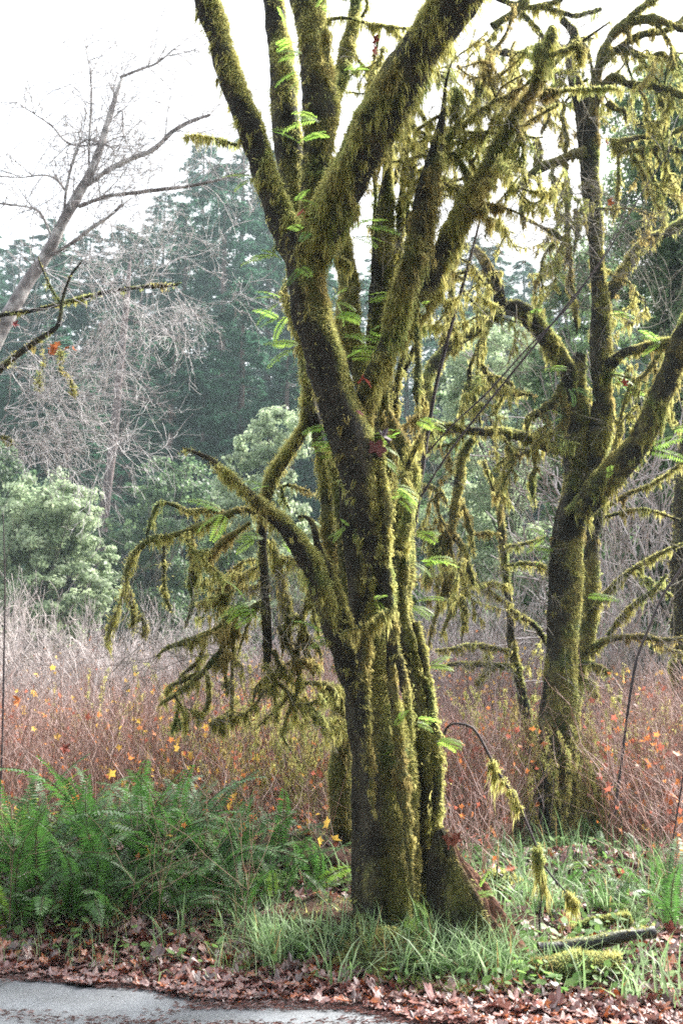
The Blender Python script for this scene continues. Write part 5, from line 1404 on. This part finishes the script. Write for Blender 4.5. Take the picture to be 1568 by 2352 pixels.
# ------------------------------------------------------------------ grass
def grass():
    b = MB()
    def patch(n, fx, fy, L, w, col, tuft=14, spread=0.07):
        cx, cy = fx(n), fy(n)
        k = tuft; N = n * k
        x = np.repeat(cx, k) + rng.normal(0, spread, N); y = np.repeat(cy, k) + rng.normal(0, spread, N)
        ok = (y > road_edge(x) + 0.08) & ((x < 1.0) | (y > 6.5) | (rng.random(N) < 0.16)) & ((x > -0.75) | (y > 8.5) | (rng.random(N) < 0.3))
        x, y = x[ok], y[ok]; N = len(x)
        z = gz(x, y)
        ln = L * (0.4 + 0.8 * rng.random(N))
        a = rng.random(N) * 6.28; lean = 0.2 + 1.1 * rng.random(N) ** 1.1
        h = np.stack([np.cos(a), np.sin(a), np.zeros(N)], 1)
        side = np.stack([-np.sin(a + rng.normal(0, .5, N)), np.cos(a), np.zeros(N)], 1)
        t = np.array([0, 0.35, 0.7, 1.0])
        P0 = np.stack([x, y, z - 0.01], 1)
        V = []
        for j, tt in enumerate(t):
            hor = lean * tt ** 1.8 * 0.9; ver = tt - 0.42 * lean * tt ** 2.2
            c = P0 + h * (ln * hor)[:, None] + np.array([0, 0, 1.0]) * (ln * ver)[:, None]
            ww = (w * (1 - tt ** 2) * (0.6 + 0.8 * rng.random(N)) / 2)[:, None]
            if j < 3: V += [c - side * ww, c + side * ww]
            else: V += [c]
        v = np.stack(V, 1).reshape(-1, 3)
        q = np.arange(N)[:, None] * 7
        f4 = np.concatenate([np.concatenate([q, q + 1, q + 3, q + 2], 1), np.concatenate([q + 2, q + 3, q + 5, q + 4], 1)])
        f3 = np.concatenate([q + 4, q + 5, q + 6], 1)
        cc = mix(col[0], col[1], rng.random(N)) * (0.75 + 0.5 * rng.random(N))[:, None]
        dry = rng.random(N) < 0.07
        cc[dry] = (0.28, 0.2, 0.09)
        b.add(v, f3=f3, f4=f4, c=np.repeat(cc, 7, axis=0))
    GC = ((0.15, 0.26, 0.09), (0.34, 0.44, 0.26))
    YG = ((0.12, 0.18, 0.04), (0.17, 0.22, 0.05))
    def band(a, c, dens_left=0.3):
        def fx(n):
            x = rng.uniform(-2.1, 2.35, n); m = rng.random(n) < np.where(x < -0.6, dens_left, 1.0)
            return np.where(m, x, rng.uniform(-0.4, 2.3, n))
        return fx
    xs = band(0, 0)(620); ys = road_edge(xs) + 0.5 + 0.75 * rng.random(620) ** 1.2
    m_ = noise(np.stack([xs, ys, ys * 0], 1), 3.0, 201, 2) > 0.08 - 0.1 * (xs > 0); xs, ys = xs[m_], ys[m_]; patch(len(xs), lambda n: xs, lambda n: ys, 0.36, 0.011, GC, 8, 0.04)
    xs2 = band(0, 0)(500); ys2 = road_edge(xs2) + 0.32 + 0.35 * rng.random(500)
    m_ = noise(np.stack([xs2, ys2, ys2 * 0], 1), 4.0, 203, 2) > 0.1; xs2, ys2 = xs2[m_], ys2[m_]; patch(len(xs2), lambda n: xs2, lambda n: ys2, 0.12, 0.005, YG, 9, 0.04)
    xs3 = rng.uniform(-0.3, 2.6, 330); ys3 = rng.uniform(5.6, 8.2, 330)
    m_ = noise(np.stack([xs3, ys3, ys3 * 0], 1), 2.2, 202, 2) > 0.15; xs3, ys3 = xs3[m_], ys3[m_]; patch(len(xs3), lambda n: xs3, lambda n: ys3, 0.40, 0.011, GC, 8, 0.045)
    n4 = 170; ys4 = rng.uniform(8.0, 12.5, n4); xs4 = rng.uniform(-0.36, 0.38, n4) * ys4
    patch(n4, lambda n: xs4, lambda n: ys4, 0.42, 0.011, ((0.08, 0.15, 0.06), (0.15, 0.22, 0.11)), 10, 0.10)
    n5 = 150; xs5 = rng.uniform(-2.4, -0.4, n5); ys5 = rng.uniform(5.95, 7.6, n5)
    patch(n5, lambda n: xs5, lambda n: ys5, 0.30, 0.006, GC, 9, 0.09)
    b.build('grass', M_GRASS, kind='stuff', label='arching green grass growing along the road and under the trees', cat='grass')
grass()

# small leafy ground cover: round-leaved herbs, tiny ferns, mossy mounds
def cover():
    b = MB()
    n = 15000
    y = 5.6 + 5.4 * rng.random(n); x = rng.uniform(-0.37, 0.39, n) * y
    k = (y > road_edge(x) + 0.35) & (rng.random(n) < 0.2 + smooth(0, 0.5, noise(np.stack([x, y, y * 0], 1), 1.5, 77, 2)))
    x, y = x[k], y[k]; n = len(x)
    p = np.stack([x, y, gz(x, y) + 0.02 + 0.12 * rng.random(n) ** 2], 1)
    nn = rng.normal(0, 0.45, (n, 3)) + [0, -0.2, 1]; nn /= np.linalg.norm(nn, axis=1)[:, None]
    d = np.cross(nn, rng.normal(0, 1, (n, 3))); d /= np.linalg.norm(d, axis=1)[:, None]; s = np.cross(nn, d)
    l = (0.012 + 0.022 * rng.random(n))[:, None]
    v = np.stack([p - d * l, p - d * l * 0.4 + s * l * 0.8, p + d * l * 0.7 + s * l * 0.5, p + d * l, p + d * l * 0.7 - s * l * 0.5, p - d * l * 0.4 - s * l * 0.8], 1).reshape(-1, 3)
    q = np.arange(n)[:, None] * 6
    f4 = np.concatenate([np.concatenate([q, q + 1, q + 2, q + 3], 1), np.concatenate([q, q + 3, q + 4, q + 5], 1)])
    c = mix((0.09, 0.19, 0.05), (0.18, 0.30, 0.08), rng.random(n))
    b.add(v, f4=f4, c=np.repeat(c, 6, axis=0))
    b.build('ground_cover', M_LEAF, kind='stuff', label='small bright green herbs scattered among the fallen leaves', cat='herbs')
cover()

# ------------------------------------------------------------------ fallen maple leaves
def leaf_shape(seed, curl):
    """a five-lobed maple leaf of unit size, crumpled"""
    rg = np.random.default_rng(seed)
    lobes = [(-2.2, .70), (-1.1, .92), (0, 1.0), (1.1, .92), (2.2, .70)]
    ring = []
    for i, (a, r) in enumerate(lobes):
        ring.append((a - 0.30, r * 0.82)); ring.append((a, r)); ring.append((a + 0.30, r * 0.82))
        if i < 4: ring.append(((a + lobes[i + 1][0]) / 2, 0.52))
    ring.append((math.pi, 0.18))
    pts = [(0, 0, 0)]
    for a, r in ring:
        pts.append((r * math.cos(a), r * math.sin(a), 0))
    v = np.array(pts)
    ph = rg.random(4) * 6.28
    rr = np.linalg.norm(v[:, :2], axis=1); an = np.arctan2(v[:, 1], v[:, 0])
    v[:, 2] = curl * (rr ** 2 * (0.35 + 0.45 * np.sin(an * 2 + ph[0])) + 0.22 * rr * np.sin(an * 5 + ph[1]))
    v += rg.normal(0, 0.03, v.shape)
    m = len(ring)
    f = [(0, 1 + i, 1 + (i + 1) % m) for i in range(m)]
    return v, np.array(f)
SH = [leaf_shape(i, c) for i, c in enumerate([0.15, 0.4, 0.6, 0.25, 0.8, 0.45])]
LC = [(0.20, 0.080, 0.068), (0.15, 0.05, 0.042), (0.27, 0.135, 0.115), (0.30, 0.085, 0.03), (0.07, 0.03, 0.028), (0.20, 0.11, 0.105)]
def litter_leaf_meshes():
    out = []
    for i in range(12):
        v, f = SH[i % 6]
        b = MB(); t = 0.85 + 0.3 * (i // 6)
        b.add(v, f3=f, c=np.array(LC[i % 6]) * t * (0.8 + 0.4 * np.random.default_rng(i).random((len(v), 1))))
        out.append(b.mesh('leaf', M_DEAD, smooth_shade=False))
    return out
LM = litter_leaf_meshes()
# 300 leaves one by one along the road edge: parts of the ground they lie on
cnt = 0
while cnt < 290:
    x = rng.uniform(-2.15, 2.1); off = abs(rng.normal(0, 0.36)) + 0.02 - (0.35 * rng.random() if rng.random() < 0.12 else 0)
    y = road_edge(x) + off
    if off > 0.7: continue
    s = rng.uniform(0.035, 0.062)
    z = 0.028 if off < 0 else float(gz(x, y))
    link_mesh('leaf', LM[rng.integers(0, 12)], GROUND, (x, y, max(z, 0.028) + 0.018 + 0.02 * rng.random()), (rng.normal(0, 0.22), rng.normal(0, 0.22), rng.random() * 6.28), (s, s, s))
    cnt += 1

def litter(n, fx, fy, size, zoff=0.015, tilt=0.45, name='fallen_leaves', label='', on_road=False):
    b = MB()
    x = fx(n); y = fy(n, x)
    z = np.where(y < road_edge(x), 0.028, np.maximum(gz(x, y), 0.01))
    for k in range(6):
        i = np.where(np.arange(len(x)) % 6 == k)[0]; m = len(i)
        v0, f0 = SH[k]
        s = rng.uniform(size[0], size[1], m)
        a = rng.random(m) * 6.28; tx, ty = rng.normal(0, tilt, m), rng.normal(0, tilt, m)
        ca, sa = np.cos(a), np.sin(a)
        X = v0[None, :, 0] * ca[:, None] - v0[None, :, 1] * sa[:, None]
        Y = v0[None, :, 0] * sa[:, None] + v0[None, :, 1] * ca[:, None]
        Z = v0[None, :, 2] + X * tx[:, None] + Y * ty[:, None]
        V = np.stack([X * s[:, None] + x[i][:, None], Y * s[:, None] + y[i][:, None], Z * s[:, None] * 0.8 + (z[i] + zoff * (0.5 + rng.random(m)))[:, None]], -1)
        nv = len(v0)
        F_ = (f0[None] + (np.arange(m) * nv)[:, None, None]).reshape(-1, 3)
        base = np.array(LC)[rng.integers(0, 6, m)] * (0.7 + 0.6 * rng.random(m))[:, None]
        b.add(V.reshape(-1, 3), f3=F_, c=np.repeat(base, nv, axis=0))
    return b.build(name, M_DEAD, kind='stuff', smooth_shade=False, label=label, cat='leaves')
litter(9500, lambda n: rng.uniform(-2.6, 2.6, n), lambda n, x: road_edge(x) - 0.06 + np.abs(rng.normal(0, 0.42, n)) + 0.12 * noise(np.stack([x, x * 0, x * 0], 1), 3.5, 6, 2) + 0.10 * noise(np.stack([x, x * 0, x * 0], 1), 1.5, 5, 2), (0.02, 0.046), 0.018, 0.25, label='carpet of wet reddish brown leaves along the road edge')
litter(12000, lambda n: rng.uniform(-3.2, 3.4, n), lambda n, x: road_edge(x) + 0.15 + 5.2 * rng.random(n) ** 1.3, (0.025, 0.06), 0.03, 0.6, label='brown leaves strewn on the ground below the trees')

def needles():
    """thin conifer debris on the asphalt"""
    b = MB(); n = 26000
    x = rng.uniform(-2.6, 2.2, n)
    off = -np.abs(rng.normal(0, 0.55, n)) + 0.05
    y = road_edge(x) + off
    pat = noise(np.stack([x * 0.8, y * 4, y * 0], 1), 2.0, 91, 2)
    k = (rng.random(n) < smooth(-0.25, 0.4, pat + 0.5 * (off > -0.10) - 0.02))
    x, y = x[k], y[k]; n = len(x)
    a = rng.normal(0, 0.5, n); L = rng.uniform(0.012, 0.045, n); w = 0.0034
    p = np.stack([x, y, np.full(n, 0.031) + 0.012 * rng.random(n)], 1)
    d = np.stack([np.cos(a), np.sin(a), rng.normal(0, 0.1, n)], 1); s = np.stack([-np.sin(a), np.cos(a), np.zeros(n)], 1)
    v = np.stack([p - d * L[:, None] / 2 - s * w, p + d * L[:, None] / 2, p - d * L[:, None] / 2 + s * w], 1).reshape(-1, 3)
    v = np.concatenate([v.reshape(n, 3, 3), (p + [0, 0, 0.005])[:, None, :]], 1).reshape(-1, 3)
    q = np.arange(n)[:, None] * 4
    f = np.concatenate([np.concatenate([q, q + 1, q + 3], 1), np.concatenate([q + 1, q + 2, q + 3], 1), np.concatenate([q + 2, q, q + 3], 1)])
    c = mix((0.07, 0.022, 0.02), (0.17, 0.065, 0.05), rng.random(n))
    b.add(v, f3=f, c=np.repeat(c, 4, axis=0))
    b.build('needle_litter', M_DEAD, kind='stuff', smooth_shade=False, label='reddish needles and twig scraps drifted on the asphalt', cat='litter')
needles()

# ------------------------------------------------------------------ logs, moss mounds, caught leaves
def log(label, rows, d, name='fallen_log', mossy=0.0, wet=True, moss=0.3):
    path = dpath(R(rows, d)); bse = path[:, :3].mean(0)
    T = MossyTree(name, label, 'log', bse)
    path[:, :3] -= bse
    S = tube_surface(path, 20, 0.03, lump=0.08, seed=int(rows[0][0]), mossy=mossy)
    if wet:
        S['col'] = mix((0.010, 0.009, 0.009), (0.035, 0.03, 0.028), smooth(-0.3, 0.5, noise(S['pos'] * [0.3, 1, 1], 20, 4, 2)))
        S['m'] = smooth(0.9, 1.1, S['nrm'][:, 2] + 0.4 * noise(S['pos'], 4, 6)) ; S['col'] = mix(S['col'], MOSS_A * 1.2, S['m'])
    b = MB(); add_tube(b, S); b.build('trunk', M_WOOD if wet else M_LIMB, T.root)
    fuzz(T.moss, S, int(3500 * moss), L=0.02, w=0.006); T.finish()
log('black wet fallen pole with a mossy top lying in the grass at right', [(1235, 2178, 16), (1290, 2176, 17), (1340, 2170, 16), (1400, 2158, 14), (1450, 2148, 13), (1502, 2140, 12)], 6.1, moss=0.06)
log('mossy rotten log lying under the black pole near the road', [(1230, 2240, 32), (1290, 2235, 36), (1350, 2228, 36), (1420, 2222, 26)], 5.9, wet=False, mossy=0.7, moss=1.6)
log('thin yellow green mossy log lying behind the black pole', [(1290, 2145, 8), (1330, 2130, 9), (1380, 2115, 9), (1440, 2108, 8)], 6.7, wet=False, mossy=1.1, moss=1.5)
log('dark rotting log with leaves on it left of the slim maple', [(640, 1995, 18), (690, 1985, 20), (740, 1975, 22), (770, 1968, 20)], 8.3, wet=False, mossy=0.1, moss=0.3)
log('short broken branch stub standing in the leaves before the big maple', [(820, 2130, 4), (828, 2165, 9), (838, 2215, 12), (842, 2240, 12)], 6.0, name='broken_stub', wet=False, mossy=0.3, moss=0.2)
log('thin dark stick leaning on the grass at lower right', [(1370, 2225, 3), (1400, 2250, 3.5), (1430, 2270, 3.5)], 5.7, name='stick', moss=0)

def mound(label, px, py, d, rx, ry, rz, seed, mossy=0.9, dark=1.0):
    c = P(px, py, d); g = float(gz(c[0], d))
    rt = thing('moss_mound', label, 'mound', (c[0], d, g))
    nu, nv = 60, 26
    u = np.arange(nu) / nu * 2 * math.pi; w = np.linspace(-0.3, 1, nv) * math.pi / 2
    U, W = np.meshgrid(u, w)
    n0 = np.stack([np.cos(U) * np.cos(W), np.sin(U) * np.cos(W), np.sin(W)], -1).reshape(-1, 3)
    p = n0 * [rx, ry, rz]; p = p * (1 + 0.22 * noise(n0, 2.3, seed, 3))[:, None]
    col, m = surf_color(p, n0, mossy, seed, 0)
    i = np.arange(nv - 1)[:, None] * nu; j = np.arange(nu)[None, :]
    f = np.stack([i + j, i + (j + 1) % nu, i + nu + (j + 1) % nu, i + nu + j], -1).reshape(-1, 4)
    if mossy < 0.4: col = mix(col, mix((0.03, 0.02, 0.015), (0.10, 0.045, 0.035), smooth(-0.3, 0.4, noise(p, 9.0, seed, 3))), np.full(len(p), 0.9))
    b = MB(); b.add(p, f4=f, c=col); b.build('hump', M_LIMB, rt)
    for q in range(int(60 * rx) if mossy < 0.7 else 6):
        ii = rng.integers(nu * 8, len(p) - nu * 2); ss = rng.uniform(0.035, 0.065)
        link_mesh('leaf', LM[rng.integers(0, 12)], rt, p[ii] + n0[ii] * 0.02, (rng.normal(0.2, 0.4), rng.normal(0, 0.4), rng.random() * 6.28), (ss, ss, ss))
    S = dict(pos=p, nrm=n0, r=np.full(len(p), 0.1) * (np.cos(W).ravel() + 0.1), m=m, step=0.04)
    mb = MB(); fuzz(mb, S, int(9000 * rx * (1 if mossy > 0.4 else 0.12)), L=0.025, w=0.008, down=0.0); mb.build('moss', M_MOSS, rt, kind='stuff')
mound('bright mossy hump just right of and behind the broken stump', 1140, 2010, 7.6, 0.22, 0.2, 0.18, 5, 0.6)
mound('mossy mound with leaves between the slim maple and the fern bank', 690, 2020, 7.9, 0.5, 0.4, 0.2, 8, 0.1)
mound('dark earthy mound left of the foot of the big maple', 730, 2160, 6.7, 0.36, 0.3, 0.2, 9, 0.1)

def caught_leaf(label, px, py, d, s, colr, rot, n=1):
    rt = thing('dead_leaf', label, 'leaf', P(px, py, d))
    for i in range(n):
        v, f = SH[(px + i) % 6]
        b = MB(); b.add(v * s, f3=f, c=np.array(colr) * (0.7 + 0.5 * rng.random((len(v), 1))))
        o = b.build('blade', M_CANE, rt, smooth_shade=False)
        o.rotation_euler = (rot[0] + rng.normal(0, .4), rot[1] + rng.normal(0, .4), rot[2] + rng.normal(0, 1)); o.location = tuple(rng.normal(0, s * 0.5, 3))
caught_leaf('large dark purple dead leaf caught on the trunk of the big maple, upper one', 874, 1000, 6.0, 0.07, (0.06, 0.035, 0.045), (1.2, 0.3, 0))
caught_leaf('large reddish dead leaf hanging below the dark one on the trunk', 882, 1045, 6.0, 0.075, (0.14, 0.05, 0.045), (1.4, -0.3, 1))
caught_leaf('red leaf caught in the main fork of the big maple', 690, 490, 6.05, 0.05, (0.35, 0.04, 0.02), (1.2, 0.3, 0), 2)
caught_leaf('red leaf lying in the lower fork of the big maple', 832, 868, 6.2, 0.05, (0.30, 0.04, 0.02), (1.3, 0.2, 0), 2)
caught_leaf('dark red leaf below the lower fork of the big maple', 815, 940, 6.1, 0.04, (0.16, 0.03, 0.03), (1.3, 0.2, 0))
caught_leaf('bunch of brown leaves wedged on top of the broken stump', 1032, 1935, 6.15, 0.05, (0.20, 0.06, 0.035), (1.0, 0.2, 0), 6)
caught_leaf('orange leaf bunch dangling from the left leaning maple', 118, 800, 9.3, 0.055, (0.55, 0.15, 0.03), (1.3, 0.2, 0), 5)
caught_leaf('small orange leaf right of the dangling bunch on the left', 158, 798, 9.3, 0.045, (0.50, 0.13, 0.03), (1.3, 0.2, 0), 2)
caught_leaf('dark red leaf on the leaning maple at the left edge', 40, 738, 9.4, 0.05, (0.22, 0.04, 0.04), (1.3, 0.2, 0))
caught_leaf('red leaf at the top of the view left of the great dark limb', 858, 100, 6.7, 0.05, (0.28, 0.04, 0.02), (1.3, 0.2, 0), 2)
caught_leaf('orange leaf hanging high left of the second maple', 1395, 325, 11, 0.06, (0.5, 0.13, 0.03), (1.3, 0.2, 0))
caught_leaf('orange leaf high beside the stem of the second maple', 1390, 455, 11, 0.07, (0.5, 0.15, 0.04), (1.3, 0.2, 0))
caught_leaf('orange brown leaf hanging in the thicket near the right edge', 1530, 1815, 8.6, 0.09, (0.45, 0.13, 0.04), (1.3, 0.2, 0))
caught_leaf('lower brown leaf hanging in the thicket near the right edge', 1522, 1890, 8.6, 0.07, (0.25, 0.07, 0.03), (1.3, 0.2, 0))
caught_leaf('red leaf lit beside the slim stem of the right trees', 1440, 880, 11, 0.06, (0.4, 0.07, 0.03), (1.3, 0.2, 0))
caught_leaf('orange leaf low in the thicket at the far left', 40, 1625, 9.5, 0.08, (0.5, 0.16, 0.04), (1.3, 0.2, 0))
caught_leaf('dark red leaf in the thicket left of the drooping branches', 160, 1710, 9.5, 0.07, (0.22, 0.05, 0.03), (1.3, 0.2, 0))

# thin dry stems in front of the ferns
def dry_stems():
    lab = ['tall thin dry stalk standing before the tallest sword fern', 'dry brown stalk at the left edge by the road', 'bare red stem right of the tallest sword fern', 'dry stalk before the middle of the fern bank', 'thin brown stem in the grass left of the big maple']
    for k, (px, py, top, d) in enumerate([(365, 2110, 1900, 6.4), (22, 2120, 1900, 6.5), (462, 2080, 1880, 6.9), (300, 2140, 1990, 6.4), (560, 2180, 2000, 6.1)]):
        sapling(lab[k], [(px, py, 2), (px + 5, (py + top) / 2, 1.6), (px + 14, top, 1)], d, 0, ((0.12, 0.07, 0.05), (0.22, 0.15, 0.10)), 5, name='dry_stalk')
dry_stems()

# ------------------------------------------------------------------ haze
def haze():
    m, nt, out = mat_new('damp_air')
    m.cycles.homogeneous_volume = True; m.cycles.volume_sampling = 'DISTANCE'
    pv = nt.nodes.new('ShaderNodeVolumePrincipled')
    pv.inputs['Color'].default_value = (0.74, 0.94, 1.0, 1)
    pv.inputs['Density'].default_value = 0.0008
    nt.links.new(pv.outputs[0], out.inputs['Volume'])
    b = MB()
    x, y0, y1, z0, z1 = 280, -42, 430, -2.5, 75
    v = [(-x, y0, z0), (x, y0, z0), (x, y1, z0), (-x, y1, z0), (-x, y0, z1), (x, y0, z1), (x, y1, z1), (-x, y1, z1)]
    b.add(v, f4=[(0, 3, 2, 1), (4, 5, 6, 7), (0, 1, 5, 4), (1, 2, 6, 5), (2, 3, 7, 6), (3, 0, 4, 7)])
    o = b.build('haze', m, kind='stuff', smooth_shade=False, label='pale damp haze hanging in the air of the valley', cat='haze')
haze()
